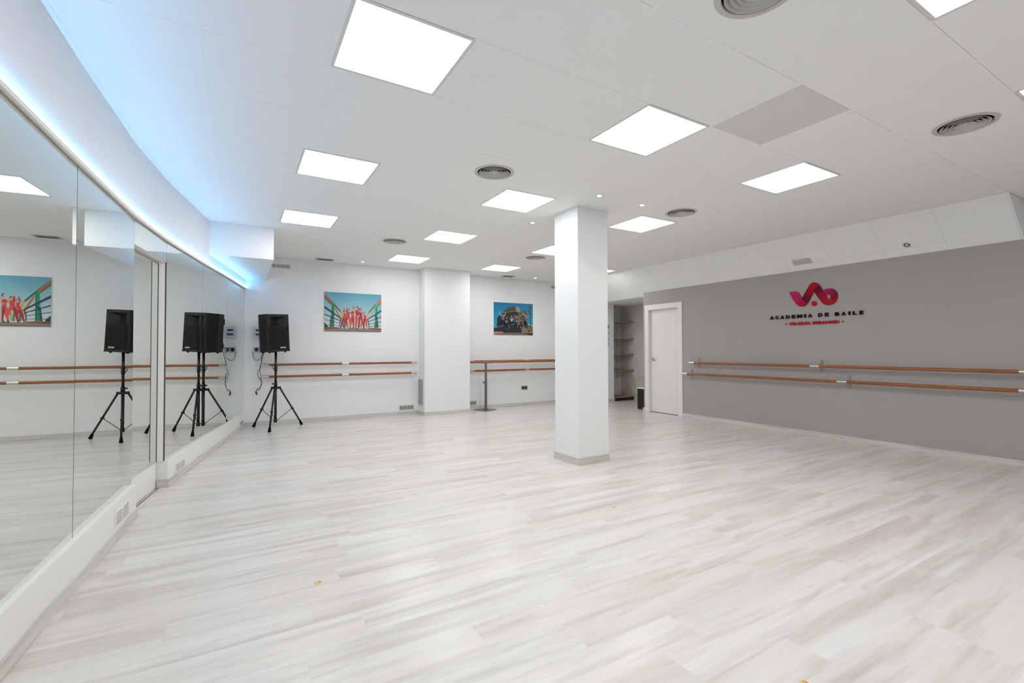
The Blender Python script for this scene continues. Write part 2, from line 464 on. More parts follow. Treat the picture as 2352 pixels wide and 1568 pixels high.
low_a = sub_line([(-1.018, YB), (-0.741, 2.933), (-0.639, 4.425)], YB, 4.425)
low_d = [(-0.537, 5.262), (0.112, 8.75)]
def low_wall(line, back, zt):
    n = len(line); vs = [(x, y, 0) for x, y in line]+[(x, y, 0) for x, y in back]+[(x, y, zt) for x, y in line]+[(x, y, zt) for x, y in back]
    m_ = n+len(back)
    ring = list(range(n))+list(range(m_-1, n-1, -1))
    fs = [tuple(ring), tuple(i+m_ for i in ring)]
    for k in range(len(ring)):
        i, j = ring[k], ring[(k+1) % len(ring)]; fs.append((i, j, j+m_, i+m_))
    return MB().add(vs, fs)
low_wall(low_a, off_line(sub_line(MIR, YB, 4.425), -.16), 0.246).build('low_wall', 'white_lacquer', wl)
low_wall(low_d, off_line(sub_line(MIR, 5.262, 8.75), -.16), 0.236).build('low_wall', 'white_lacquer', wl)
# jamb post beside the sliding door, closing the wall above the low wall
MB().add([(-.628, 5.262, .236), (-.571, 5.262, .236), (-.571, 5.285, .236), (-.628, 5.285, .236), (-.628, 5.262, 2.041), (-.571, 5.262, 2.041), (-.571, 5.285, 2.041), (-.628, 5.285, 2.041)],
         [(0, 1, 5, 4), (1, 2, 6, 5), (2, 3, 7, 6), (3, 0, 4, 7), (4, 5, 6, 7), (0, 3, 2, 1)]).build('jamb', 'white_lacquer', wl)

MB().box(-.5708, -.5648, 5.2618, 5.289, .2365, 2.0405).build('mirror_edge', 'seam_brown', wl)
MB().box(-.6195, -.6165, 5.2606, 5.2618, .2365, 2.0395).build('door_gap_shade', 'seam_brown', wl)  # dark strip painted in for the shaded gap where jamb meets sliding door

def mirror(p0, p1, z0, z1, label, gap0=.0015, gap1=.0015, edges=()):
    a, c = Vector(p0), Vector(p1); t = (c-a).normalized(); nrm = Vector((t.y, -t.x))
    a = a+t*gap0; c = c-t*gap1
    def bx(s0, s1, d0, d1, za, zb):
        q = [a+t*s0, a+t*s1]; 
        vs = [(p.x+nrm.x*d, p.y+nrm.y*d, z) for z in (za, zb) for p in q for d in (d0, d1)]
        return MB().add(vs, [(0, 1, 3, 2), (4, 6, 7, 5), (0, 4, 5, 1), (2, 3, 7, 6), (0, 2, 6, 4), (1, 5, 7, 3)])
    L = (c-a).length
    th = thing('wall_mirror', label, 'mirror', (0, 0, 0), group='wall mirrors along the left side')
    bx(0, L, -.006, 0.0, z0, z1).build('glass', 'mirror', th)
    bx(0, L, -.014, -.0065, z0, z1).build('backing', 'seam_brown', th)
    for e in edges:
        if e == 'start': bx(-.0028, -.0002, -.006, 0.0006, z0, z1).build('edge_strip', 'seam_brown', th)
    return th
mirror(MIR[0], MIR[1], ZM0, ZM1, 'nearest large wall mirror pane, reflecting the poster of red-suited dancers')
mirror(MIR[1], MIR[2], ZM0, ZM1, 'large wall mirror pane just before the sliding mirrored door', edges=('start',))
mirror(MIR[2], MIR[3], 2.042, ZM1, 'small mirror strip above the sliding mirrored door')
mirror(MIR[3], MIR[4], ZM0-.008, ZM1, 'wall mirror pane right after the sliding door jamb')
mirror(MIR[4], MIR[5], ZM0-.008, ZM1, 'second wall mirror pane after the door, reflecting the speaker side')
mirror(MIR[5], MIR[6], ZM0-.008, ZM1, 'last wall mirror pane, touching the far corner of the room')

# sliding door with a mirror, set back behind the neighbouring mirrors
door2 = struct(thing('door_2', None, None))
for k in ('label', 'category'):
    if k in door2: del door2[k]
D0, D1 = Vector((-0.7505, 4.40)), Vector((-0.6195, 5.266))
tD = (D1-D0).normalized(); nD = Vector((tD.y, -tD.x))
def dbx(s0, s1, d0, d1, z0, z1):
    q = [D0+tD*s0, D0+tD*s1]
    vs = [(p.x+nD.x*d, p.y+nD.y*d, z) for z in (z0, z1) for p in q for d in (d0, d1)]
    return MB().add(vs, [(0, 1, 3, 2), (4, 6, 7, 5), (0, 4, 5, 1), (2, 3, 7, 6), (0, 2, 6, 4), (1, 5, 7, 3)])
LD = (D1-D0).length
dbx(0, LD, -.035, -.006, 0.006, 2.039).build('leaf', 'white_lacquer', door2)
dbx(0, LD, -.006, .0, 0.006, .232).build('kick_panel', 'white_lacquer', door2)
dbx(0, LD-.004, -.0055, .0002, .235, 2.02).build('mirror_glass', 'mirror', door2)
dbx(0, LD, -.006, .004, 2.024, 2.039).build('top_rail', 'chrome', door2)
hb = sub_line(MIR, 4.471, 5.283)
hf = off_line(hb, -.001); hk = [(D0.x-.02, 4.40), (D1.x-.02, 5.283)]
MB().add([(x, y, z) for z in (2.040, 2.075) for x, y in (hf[0], hf[-1], hk[1], hk[0])], [(0, 3, 2, 1), (4, 5, 6, 7), (0, 1, 5, 4), (1, 2, 6, 5), (2, 3, 7, 6), (3, 0, 4, 7)]).build('head_frame', 'white_lacquer', door2)
dbx(.02, LD+.03, .018, .026, 0.0004, .003).build('floor_track', 'seam_brown', door2)
o = dbx(.02, LD+.03, .026, .060, 0.0004, .002).build('threshold', 'skirting_wood', door2); set_prnd(o, .4)

# skirting boards
def baseboard(name, line, side, zt=.07, th=.012):
    o = strip(line, 0.0 if side > 0 else -th, th if side > 0 else 0.0, 0.0005, zt).build(name, 'skirting_wood')
    set_prnd(o, random.random()); return struct(o)
bl = baseboard('baseboard_left', low_a, 1)
o = strip([(-0.617, 5.250), (-0.525, 5.250), (-0.537+.012, 5.262), (0.112+.012, 8.75)][2:], -.012, 0.0, 0.0005, .07).build('skirting_run', 'skirting_wood', bl); set_prnd(o, .7)
o = MB().box(-.617, -.524, 5.249, 5.2615, .0005, .07).build('skirting_return', 'skirting_wood', bl); set_prnd(o, .3)

# corner bulkhead above the far end of the mirrors
bh = MB()
yb0, yb1, zb = 6.66, 8.75, 2.388
xa0, xa1 = wall_x(yb0)+.0085, wall_x(yb1)+.0085
bh.add([(xa0, yb0, zb), (.393, yb0, zb), (.393, yb1, zb), (xa1, yb1, zb), (xa0, yb0, CE), (.393, yb0, CE), (.393, yb1, CE), (xa1, yb1, CE)],
       [(0, 1, 2, 3), (4, 7, 6, 5), (0, 4, 5, 1), (1, 5, 6, 2), (2, 6, 7, 3), (3, 7, 4, 0)])
struct(bh.build('bulkhead', 'white_wall'))

# ------------------------------------------------------------------ back wall with pilasters and niche
plan = [(-.25, YBK), (XP0, YBK), (XP0, YPI), (XP1, YPI), (XP1, YAL), (XQ0, YAL), (XQ0, YPR), (XQ1, YPR), (XQ1, YNI), (XNI+.2, YNI)]
mb = MB()
n = len(plan); vs = [(x, y, -.01) for x, y in plan]+[(XNI+.2, 9.1, -.01), (-.25, 9.1, -.01)]
k = len(vs); vs += [(x, y, CE+.12) for x, y, z in vs]
mb.add(vs, [tuple(range(k-1, -1, -1)), tuple(range(k, 2*k))]+[(i, (i+1) % k, k+(i+1) % k, k+i) for i in range(k)])
wb = struct(mb.build('wall_back', 'white_wall'))
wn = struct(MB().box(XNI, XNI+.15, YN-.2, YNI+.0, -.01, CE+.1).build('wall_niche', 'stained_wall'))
wf = struct(MB().box(-1.3, 8.7, YB-.15, YB, -.01, CE+.12).build('wall_front', 'white_wall'))
struct(MB().box(XR+.12, XNI, YN-.15, YN-.005, -.01, CE+.1).build('wall_inner', 'white_wall'))

# grey wall with the door opening
DY0, DY1, DZ = 5.935, 6.675, 2.03
poly = [(YB, -.01), (DY0, -.01), (DY0, DZ), (DY1, DZ), (DY1, -.01), (YN, -.01), (YN, ZG), (YB, ZG)]
wr = struct(MB().prism(poly, lambda u, v, d: (XR+d, u, v), 0.0, .125).build('wall_right', 'grey_wall'))
MB().box(XR, XR+.125, YB, YS+.05, ZG, CE+.1).build('upper_wall', 'white_wall', wr)
MB().box(XR+.0004, XR+.126, YN-.004, YN+.003, -.01, ZG).build('end_face', 'white_wall', wr)

# sloped soffit above the grey wall, a row of tiles and a lower strip
sof = struct(thing('ceiling_slope', None, None))
sl = Vector((XR-XS, 0, ZG-CE)); L_sl = sl.length; sl.normalize(); nrm = Vector((sl.z, 0, -sl.x))   # faces room, downwards
def slope_pt(s, y, d=0.0): return (XS+sl.x*s+nrm.x*d, y, CE+sl.z*s+nrm.z*d)
def slope_slab(s0, s1, y0, y1, d0=0.0, d1=-.003, gap=.001, name='tile', m='tile_white', bevel=True):
    vs = [slope_pt(s, y, d) for d in (d0, d1) for y in (y0+gap, y1-gap) for s in (s0+gap, s1-gap)]
    return MB().add(vs, [(0, 1, 3, 2), (4, 6, 7, 5), (0, 4, 5, 1), (2, 3, 7, 6), (0, 2, 6, 4), (1, 5, 7, 3)]).build(name, m, sof)
s_end = L_sl*(7.15-XS)/(XR-XS)
y = YS+.034; ys = [y]
for j in range(0, 13):
    yy = TY0+j*TP
    if yy < 8.42-.05: ys.append(yy)
ys.append(YPR)
for y0, y1 in zip(ys[:-1], ys[1:]):
    e = L_sl if y0 < YN-.2 else s_end
    slope_slab(0.002, .515, y0, y1)
    slope_slab(.515, e, y0, y1)
slope_slab(0.0, s_end, YS+.03, YPR, -.003, -.02, 0, 'backing')
slope_slab(0.0, L_sl-.001, YS+.0205, YS+.036, .0015, -.004, 0, 'edge_trim', 'rail_white')
MB().add([(XS, YS, CE), (XR, YS, ZG), (XR, YS, CE), (XS, YS+.02, CE), (XR, YS+.02, ZG), (XR, YS+.02, CE)], [(0, 1, 2), (3, 5, 4), (0, 3, 4, 1), (1, 4, 5, 2), (2, 5, 3, 0)]).build('cheek', 'white_wall', sof)
# flat ceiling of the niche
struct(MB().box(7.151, XNI, YN-.1, YNI, 2.314, 2.35).build('ceiling_niche', 'white_wall'))
MB().box(XS+.1, 7.16, YPR-.002, YAL, CE-.0, CE+.05).build('slope_end', 'white_wall', sof)
slope_slab(0.0, s_end, YPR, YAL, 0, -.02, 0, 'tile')

# column
struct(MB().box(3.157, 3.578, 3.975, 4.400, 0, CE).build('column', 'white_wall'), None)
colu = bpy.data.objects['column']
o = MB().box(3.145, 3.590, 3.963, 4.412, .0005, .075).build('column_skirting', 'skirting_wood', colu, bevel=.001); set_prnd(o, .85)

# skirting along back, pilasters and grey wall
def bb(name, x0, x1, y0, y1, parent=None):
    o = MB().box(x0, x1, y0, y1, .0005, .07).build(name, 'skirting_wood', parent); set_prnd(o, random.random())
    return o if parent else struct(o)
bk = bb('baseboard_back', .125, XP0, YBK-.012, YBK)
bb('skirting_run', XP0-.012, XP0, YPI-.012, YBK-.012, bk)
bb('skirting_run', XP0, XP1+.012, YPI-.012, YPI, bk)
bb('skirting_run', XP1, XP1+.012, YPI, YAL-.012, bk)
bb('skirting_run', XP1+.012, XQ0, YAL-.012, YAL, bk)
bb('skirting_run', XQ0, XQ1+.01, YPR-.012, YPR, bk)
br = bb('baseboard_right', XR-.012, XR, YB, DY0-.088)
bb('skirting_run', XR-.02, XR, DY1+.088, YN+.02, br)
bb('skirting_run', XNI-.012, XNI, YN, YNI-.46, br)

# ------------------------------------------------------------------ white door in the grey wall
d1 = struct(thing('door_1', None, None))
fx0, fx1 = XR-.016, XR+.0
def casing(y0, y1, z0, z1): return MB().box(fx0, fx1, y0, y1, z0, z1).build('casing', 'door_white', d1, bevel=.002)
casing(DY1-.012, DY1+.086, 0.0005, 2.118); casing(DY0-.086, DY0+.012, 0.0005, 2.118); casing(DY0+.012, DY1-.012, DZ-.012, 2.118)
MB().box(XR, XR+.12, DY1-.012, DY1-.0005, .0005, DZ-.012).build('jamb_lining', 'door_white', d1)
MB().box(XR, XR+.12, DY0+.0005, DY0+.012, .0005, DZ-.012).build('jamb_lining', 'door_white', d1)
MB().box(XR, XR+.12, DY0+.012, DY1-.012, DZ-.012, DZ-.0005).build('head_lining', 'door_white', d1)
LX = XR+.055
# leaf built as three upright planks separated by fine grooves
MB().box(LX+.003, LX+.04, DY0+.014, DY1-.014, .008, DZ-.014).build('leaf_core', 'door_white', d1)
for a_, b_ in ((DY0+.014, DY0+.095), (DY0+.097, DY1-.097), (DY1-.095, DY1-.014)):
    MB().box(LX, LX+.003, a_, b_, .008, DZ-.014).build('leaf_plank', 'door_white', d1)
hy, hz = DY1-.075, 1.043
h = MB().cyl((LX, hy, hz), (LX-.010, hy, hz), .026, n=24).build('handle_rose', 'steel_grey', d1)
hl = MB().tube([(LX-.01, hy, hz), (LX-.045, hy, hz), (LX-.052, hy-.02, hz), (LX-.052, hy-.11, hz)], .009, 10).build('lever', 'chrome', h)
MB().cyl((LX, hy-.05, hz-.003), (LX-.006, hy-.05, hz-.003), .006, n=12).build('lock_pin', 'steel_grey', d1)

# ------------------------------------------------------------------ ceiling panel lights
def ceiling_light(i, j, label):
    x, y = cell(i, j)
    t = thing('ceiling_light', label, 'ceiling light', (x+TP/2, y+TP/2, CE), group='square LED panels in the tiled ceiling')
    h_ = TP/2-.002; w_ = .280
    fr = MB()
    fr.add([(s*h_, q*h_, .012) for s, q in ((-1, -1), (1, -1), (1, 1), (-1, 1))]+[(s*h_, q*h_, -.002) for s, q in ((-1, -1), (1, -1), (1, 1), (-1, 1))]+
           [(s*w_, q*w_, -.002) for s, q in ((-1, -1), (1, -1), (1, 1), (-1, 1))]+[(s*w_, q*w_, .004) for s, q in ((-1, -1), (1, -1), (1, 1), (-1, 1))],
           [f for k in range(4) for f in ((k, (k+1) % 4, 4+(k+1) % 4, 4+k), (4+k, 4+(k+1) % 4, 8+(k+1) % 4, 8+k), (8+k, 8+(k+1) % 4, 12+(k+1) % 4, 12+k))])
    fr.build('frame', 'white_metal', t)
    MB().add([(-w_, -w_, .001), (w_, -w_, .001), (w_, w_, .001), (-w_, w_, .001)], [(0, 3, 2, 1)]).build('diffuser', 'panel_glow', t, fixn=False)
    MB().box(-w_, w_, -w_, w_, .006, .012).build('back_plate', 'white_metal', t)
    return t
LAB = {(0, 0): 'largest LED ceiling panel, nearest in the row beside the mirror wall', (0, 3): 'second LED ceiling panel in the row beside the mirror wall',
       (0, 6): 'LED ceiling panel just in front of the corner bulkhead', (3, -3): 'LED ceiling panel between two round diffusers, cut off overhead',
       (3, 0): 'LED ceiling panel next to the plain grey access panel', (3, 3): 'LED ceiling panel between a round diffuser and the top of the column',
       (3, 6): 'LED ceiling panel in the second row, third from the front', (3, 9): 'LED ceiling panel in front of the pilaster by the dancers poster',
       (6, -3): 'LED ceiling panel cut off at the far right beside a round diffuser', (6, 0): 'LED ceiling panel above the red logo side, beyond the access panel',
       (6, 3): 'LED ceiling panel right behind the column beside a round diffuser', (6, 6): 'LED ceiling panel half hidden behind the left edge of the column',
       (6, 9): 'LED ceiling panel above the poster of jumping people', (9, 8): 'LED ceiling panel against the sloped soffit, barely seen past the column',
       (0, -3): 'LED ceiling panel overhead beside the nearest mirror, behind the viewpoint', (0, -6): 'LED ceiling panel at the near end of the mirror row, behind the viewpoint',
       (3, -6): 'LED ceiling panel in the middle row, behind the viewpoint', (6, -6): 'LED ceiling panel on the logo wall side, behind the viewpoint'}
for k in sorted(LIGHTS): ceiling_light(*k, LAB[k])

# ------------------------------------------------------------------ round air diffusers
def make_diffuser(label, loc):
    t = thing('air_diffuser', label, 'air diffuser', loc, group='round ceiling air diffusers')
    MB().lathe([(.174, -.001), (.172, -.004), (.146, -.005), (.143, 0.0), (.143, .012), (.16, .012), (.166, 0)], 64).build('flange', 'grey_metal', t)
    MB().lathe([(.150, .0125), (.145, .10), (.0005, .10)], 64).build('throat', 'dark_gap', t)
    for rr in (.133, .108, .083, .058):
        MB().lathe([(rr-.022, .016), (rr, -.008), (rr-.0015, -.0095), (rr-.024, .0145)], 64, True).build('ring', 'grey_metal', t)
    MB().lathe([(.034, .014), (.020, -.008), (.0005, -.011)], 40).build('centre_cone', 'grey_metal', t)
    return t
DLAB = {'d1': 'round ceiling air diffuser cut off overhead, nearest in its row', 'd2': 'round ceiling air diffuser nearest the logo wall, large and tilted',
        'd3': 'round ceiling air diffuser before the column, between two rows of panels', 'd4': 'round ceiling air diffuser behind the column toward the logo wall',
        'd5': 'round ceiling air diffuser in front of the poster of red-suited dancers', 'd6': 'round ceiling air diffuser in front of the poster of jumping people'}
for (i, j), k in DIFFS.items():
    x, y = cell(i, j); loc = (x+TP/2, y+TP/2, CE)
    if k == 'd1': first_diff = make_diffuser(DLAB[k], loc)
    else: dup(first_diff, DLAB[k], loc)

# ------------------------------------------------------------------ downlights
def make_downlight(label, loc):
    t = thing('downlight', label, 'downlight', loc, group='small round downlights')
    MB().lathe([(.044, -.001), (.043, -.004), (.026, -.005), (.024, -.001)], 28).build('rim', 'white_metal', t)
    MB().lathe([(.025, -.003), (.02, -.0035), (.0005, -.0035)], 24).build('lens', 'spot_glow', t)
    ld = bpy.data.lights.new('downlight_lamp', 'SPOT'); ld.energy = SPOT_W; ld.spot_size = math.radians(75); ld.spot_blend = .6; ld.color = (1, .95, .88); ld.shadow_soft_size = .03
    lo = bpy.data.objects.new('downlight_lamp', ld); COL.objects.link(lo); lo.parent = t; lo.location = (0, 0, -.02)
    return t
fd = None
for lab, x, y in (('tiny lit downlight in front of the column, nearest of the pair', 3.146, 3.608), ('tiny lit downlight to the right of the column top', 3.745, 3.612),
                  ('tiny lit downlight to the left of the column top', 3.107, 4.793), ('tiny lit downlight close to the back wall beside the dancers poster', 1.894, 8.418),
                  ('tiny lit downlight close to the back wall above the jumping poster', 5.572, 8.482)):
    fd = make_downlight(lab, (x, y, CE))
# unlit round spotlight in the sloped soffit
rot_slope = Vector((0, 0, -1)).rotation_difference(nrm).to_euler()
s_ = (6.947-XS)/sl.x
t = thing('recessed_spotlight', 'unlit round spotlight set in the sloped soffit', 'spotlight', slope_pt(s_, 2.437, .0), rot_slope)
MB().lathe([(.046, -.0005), (.044, -.004), (.031, -.004), (.029, .0)], 32).build('rim', 'white_metal', t)
MB().lathe([(.030, -.001), (.0005, -.0012)], 32).build('gap', 'dark_gap', t)
MB().lathe([(.021, -.001), (.019, -.005), (.0005, -.006)], 32).build('bulb', 'lens_grey', t)
# emergency light
s_ = (6.945-XS)/sl.x
t = thing('emergency_light', 'flat rectangular emergency light on the sloped soffit', 'emergency light', slope_pt(s_, 3.652, 0.0), rot_slope)
MB().box(-.056, .056, -.128, .128, -.008, 0).build('housing', 'white_metal', t, bevel=.003)
MB().box(-.042, .042, -.112, .112, -.016, -.008).build('lens', 'lens_grey', t, bevel=.006)

# linear ceiling grilles
def grille_ceiling(label, x, y):
    t = thing('linear_grille', label, 'air grille', (x, y, CE), group='linear ceiling grilles near the back wall')
    fr = MB(); a, c, a2, c2 = .148, .10, .118, .07
    R4 = ((-1, -1), (1, -1), (1, 1), (-1, 1))
    fr.add([(s*a, q*c, -.001) for s, q in R4]+[(s*a, q*c, -.004) for s, q in R4]+[(s*a2, q*c2, -.006) for s, q in R4]+[(s*a2, q*c2, -.001) for s, q in R4],
           [f for k in range(4) for f in ((k, (k+1) % 4, 4+(k+1) % 4, 4+k), (4+k, 4+(k+1) % 4, 8+(k+1) % 4, 8+k), (8+k, 8+(k+1) % 4, 12+(k+1) % 4, 12+k))])
    fr.build('frame', 'vent_grey', t)
    MB().box(-a2, a2, -c2, c2, -.0015, -.0005).build('recess', 'vent_dark', t)
    for k in range(5):
        yy = -.056+k*.028
        MB().obox((0, yy, -.0035), (a2, 0, 0), (0, .006, .0022), (0, -.0004, .0006)).build('slat', 'grey_metal', t)
    return t
grille_ceiling('slim linear ceiling grille before the poster of red-suited dancers', 1.287, 8.545)
grille_ceiling('slim linear ceiling grille before the poster of jumping people', 4.945, 8.58)

# ------------------------------------------------------------------ wall vents with four louvred squares
def wall_vent(label, cx, y, cz, w=.30, h=.085):
    t = thing('wall_vent', label, 'vent', (cx, y, cz), group='small four-part wall vents')
    MB().box(-w/2, w/2, -.006, 0, -h/2, h/2).build('plate', 'white_metal', t, bevel=.002)
    n = 4; pw = (w-.036)/n
    for k in range(n):
        x0 = -w/2+.018+k*pw+.005; x1 = x0+pw-.010
        sq = MB().box(x0, x1, -.0075, -.006, -h/2+.014, h/2-.014).build('louvre', 'vent_dark', t)
        for q in range(5):
            z = -h/2+.021+q*(h-.042)/4
            MB().box(x0, x1, -.011, -.0075, z-.0028, z+.0028).build('slat', 'vent_grey', sq)
    return t
wall_vent('white four-part vent high on the back wall beside the bulkhead', .625, YBK, 2.650, .31, .075)
wall_vent('white four-part vent low on the back wall beside the pilaster', 2.796, YBK, .138, .31, .10)
wall_vent('four-part vent low on the wall, half hidden by the pilaster', 4.175, YAL, .132, .30, .10)
wall_vent('four-part vent high on the wall, half hidden by the column', 6.36, YAL, 2.678, .30, .075)
# tall return grille on the side of the pilaster
t = thing('return_grille', 'tall narrow louvred grille on the side of the pilaster', 'air grille', (XP0, 8.632, .431))
MB().box(-.006, 0, -.135, .135, -.262, .262).build('plate', 'white_metal', t, bevel=.002)
MB().box(-.0065, -.006, -.115, .115, -.242, .242).build('recess', 'vent_dark', t)
for k in range(19):
    z = -.23+k*.0256
    MB().obox((-.0105, 0, z), (.0035, 0, -.004), (0, .115, 0), (.003, 0, .0028)).build('slat', 'white_metal', t)
# vents in the low wall under the mirrors
def low_vent(label, line, y0, y1, z0, z1):
    xs = lambda yy: float(np.interp(yy, [p[1] for p in line], [p[0] for p in line]))
    a, c = Vector((xs(y0), y0)), Vector((xs(y1), y1)); tt = (c-a).normalized(); ang = math.atan2(tt.x, tt.y)
    t = thing('low_wall_vent', label, 'vent', ((a.x+c.x)/2, (a.y+c.y)/2, (z0+z1)/2), (0, 0, -ang), 'vents in the low mirror wall')
    l, h = (c-a).length/2, (z1-z0)/2
    MB().box(0, .004, -l, l, -h, h).build('plate', 'white_lacquer', t, bevel=.001)
    for q in range(5):
        z = -h*.68+q*h*.34
        for k in range(2):
            ya, yb = (-l*.86, -l*.06) if k == 0 else (l*.06, l*.86)
            MB().box(.003, .0046, ya, yb, z-.002, z+.002).build('slot', 'seam_brown', t)
    return t
low_vent('slotted white vent in the low wall before the sliding door', low_a, 3.915, 4.235, .092, .188)
low_vent('slotted white vent in the low wall after the sliding door', low_d, 5.45, 5.75, .078, .158)
low_vent('slotted vent in the low wall at the far corner', low_d, 8.36, 8.63, .074, .128)

# ------------------------------------------------------------------ ballet barres
def barre(label, p0, p1, couplers, brackets, wall_n, wall_d, r=.0205, group='wooden wall barres', ph=.084, bm='bracket_grey'):
    """p0->p1 axis; couplers: list of (a,b) along axis in metres; brackets: positions along the axis"""
    p0, p1 = Vector(p0), Vector(p1); d = (p1-p0); L = d.length; d.normalize(); nv = Vector(wall_n)
    mid = (p0+p1)/2
    t = thing('ballet_barre', label, 'barre', tuple(p0), group=group)
    cur = 0.0
    P = lambda s: d*s
    for a, c in sorted(couplers)+[(L, L)]:
        if a-cur > .01:
            o = MB().cyl(P(cur), P(a), r, n=20).build('rail', 'barre_wood', t, fixn=False); set_prnd(o, random.random())
        if c > a:
            MB().cyl(P(a), P(c), r+.0018, n=20).build('sleeve', 'chrome', t, fixn=False)
        cur = max(cur, c)
    for s in brackets:
        up = Vector((0, 0, 1)); wp = P(s)+nv*wall_d        # on the wall
        pl = MB().obox(wp-nv*.003, d*.017, up*ph, nv*.003).build('bracket_plate', bm, t, bevel=.002)
        for q in (-1, 1):
            MB().cyl(wp-nv*.006+up*q*ph*.74, wp-nv*.010+up*q*ph*.74, .006, n=10).build('screw', bm if ph < .03 else 'chrome', pl)
        MB().tube([wp-nv*.004, wp-nv*.03-up*.004, P(s)+nv*.03-up*.018, P(s)-up*.019], .007, 8).build('bracket_arm', bm, t)
    return t
# grey wall (axis runs towards the camera, -Y)
XBR = 6.965
y_end = -1.2
def ycoup(y_start, ys_): return [(y_start-a, y_start-c) for a, c in ys_]
barre('upper wooden barre on the grey wall below the logo', (XBR, 5.612, .998), (XBR, y_end, 1.004), ycoup(5.612, [(5.612, 5.502), (3.567, 3.447), (1.522, 1.402), (-.52, -.64)]), [5.612-5.49, 5.612-3.472, 5.612-1.44, 5.612+.6], (1, 0, 0), XR-XBR)
barre('lower wooden barre on the grey wall, its end overlapping the door frame', (XBR, 5.770, .797), (XBR, y_end, .810), ycoup(5.770, [(5.770, 5.655), (3.228, 3.108), (1.527, 1.405), (-.52, -.64)]), [5.770-5.645, 5.770-3.128, 5.770-1.44, 5.77+.6], (1, 0, 0), XR-XBR)
# back wall
for z, lab in ((.997, 'upper wooden barre on the back wall behind the speaker stand'), (.801, 'lower wooden barre on the back wall behind the speaker stand')):
    barre(lab, (.335, 8.64, z), (2.963, 8.64, z), [(0, .115), (1.258, 1.376), (2.513, 2.628)], [.06, 1.317, 2.57], (0, 1, 0), YBK-8.64, ph=.02, bm='white_metal')
# alcove
for z, lab in ((.999, 'upper wooden wall barre in the alcove, behind the portable barre'), (.801, 'lower wooden wall barre in the alcove beneath the jumping poster')):
    barre(lab, (4.02, 8.72, z), (6.86, 8.72, z), [(0, .19), (1.410, 1.525), (2.7, 2.84)], [.12, 1.467, 2.77], (0, 1, 0), YAL-8.72, ph=.02, bm='white_metal')

# portable barre in the alcove: rail held by T-shaped posts on square foot plates
t = thing('portable_barre', 'portable barre on grey T-shaped posts with square foot plates', 'barre', (4.40, 8.56, 0))
o = MB().cyl((-.36, 0, .985), (2.36, 0, .985), .020, n=20).build('rail', 'barre_wood', t, fixn=False); set_prnd(o, .2)
for dx in (0, 2.14):
    ca, sa = math.cos(.35), math.sin(.35)
    MB().obox((dx+.01, .045, .005), (.165*ca, .165*sa, 0), (-.165*sa, .165*ca, 0), (0, 0, .0045)).build('foot_plate', 'steel_grey', t, bevel=.002)
    MB().box(dx-.022, dx+.022, -.022, .022, .009, .60).build('lower_post', 'steel_grey', t, bevel=.003)
    MB().box(dx-.018, dx+.018, -.018, .018, .60, .972).build('upper_post', 'steel_grey', t, bevel=.003)
    MB().box(dx-.09, dx+.10, -.024, .024, .962, .988).build('saddle', 'steel_grey', t, bevel=.004)
    k = MB().cyl((dx-.022, 0, .565), (dx-.042, 0, .565), .006, n=10).build('knob_stem', 'chrome', t)
    MB().cyl((dx-.042, 0, .565), (dx-.060, 0, .565), .017, n=16).build('knob', 'black_plastic', k)

# ------------------------------------------------------------------ speaker on its tripod stand
SX, SY = .530, 8.315
st = thing('speaker_stand', 'black tripod stand carrying the loudspeaker in the far corner', 'stand', (SX, SY, 0))
MB().cyl((0, 0, .10), (0, 0, .70), .0195, n=18).build('lower_pole', 'black_metal', st)
MB().cyl((0, 0, .70), (0, 0, 1.245), .0175, n=18).build('upper_pole', 'black_metal', st)
MB().cyl((0, 0, .905), (0, 0, 1.0), .024, n=18).build('collar', 'black_plastic', st)
cl = MB().tube([(-.02, -.005, .995), (-.045, -.01, .985), (-.055, -.012, .962), (-.04, -.01, .945), (-.02, -.005, .935)], .005, 8).build('locking_ring', 'black_metal', st)
MB().cyl((0, 0, .655), (0, 0, .725), .026, n=18).build('sleeve', 'black_plastic', st)
k = MB().cyl((-.024, -.005, .705), (-.045, -.01, .705), .006, n=10).build('screw_stem', 'black_metal', st)
MB().cyl((-.04, -.009, .705), (-.052, -.011, .705), .013, n=12).build('screw_knob', 'black_plastic', k)
hub = MB().cyl((0, 0, .622), (0, 0, .655), .032, n=18).build('hub', 'black_plastic', st)
MB().cyl((0, 0, .095), (0, 0, .145), .026, n=18).build('lower_hub', 'black_plastic', st)
for fxy in ((.236, 8.603), (.424, 7.916), (.927, 8.44)):
    v = Vector((fxy[0]-SX, fxy[1]-SY, 0)); u = v.normalized()
    MB().obox(u*.05+Vector((0, 0, .640)), u*.030, u.cross(Vector((0, 0, 1)))*.013, (0, 0, .018)).build('leg_clamp', 'black_plastic', st, bevel=.003)
    top = u*.068+Vector((0, 0, .632)); bot = v*.965+Vector((0, 0, .05))
    leg = MB().cyl(top, bot, .0135, n=14).build('leg', 'black_metal', st)
    end = v*1.0+Vector((0, 0, .012))
    MB().cyl(bot-(bot-top).normalized()*.03, end, .0165, .024, n=14).build('rubber_foot', 'black_rubber', leg)
    m_ = top.lerp(bot, .58)
    MB().cyl(u*.024+Vector((0, 0, .125)), m_, .0045, n=8).build('brace', 'black_metal', st)
    MB().obox(m_, u*.016, u.cross(Vector((0, 0, 1)))*.018, (0, 0, .012)).build('brace_clip', 'black_plastic', st)

sp = thing('loudspeaker', 'black plastic loudspeaker on the tripod stand, turned to the room', 'speaker', (SX-.042, SY, 1.212), (math.radians(-1.0), math.radians(-2.6), math.radians(29)))
sh = .585
FY = -.175          # front plane (local -Y is front)
cab_plan = [(-.19, FY+.02), (-.175, FY), (.175, FY), (.19, FY+.02), (.19, .02), (.115, .165), (-.115, .165), (-.19, .02)]
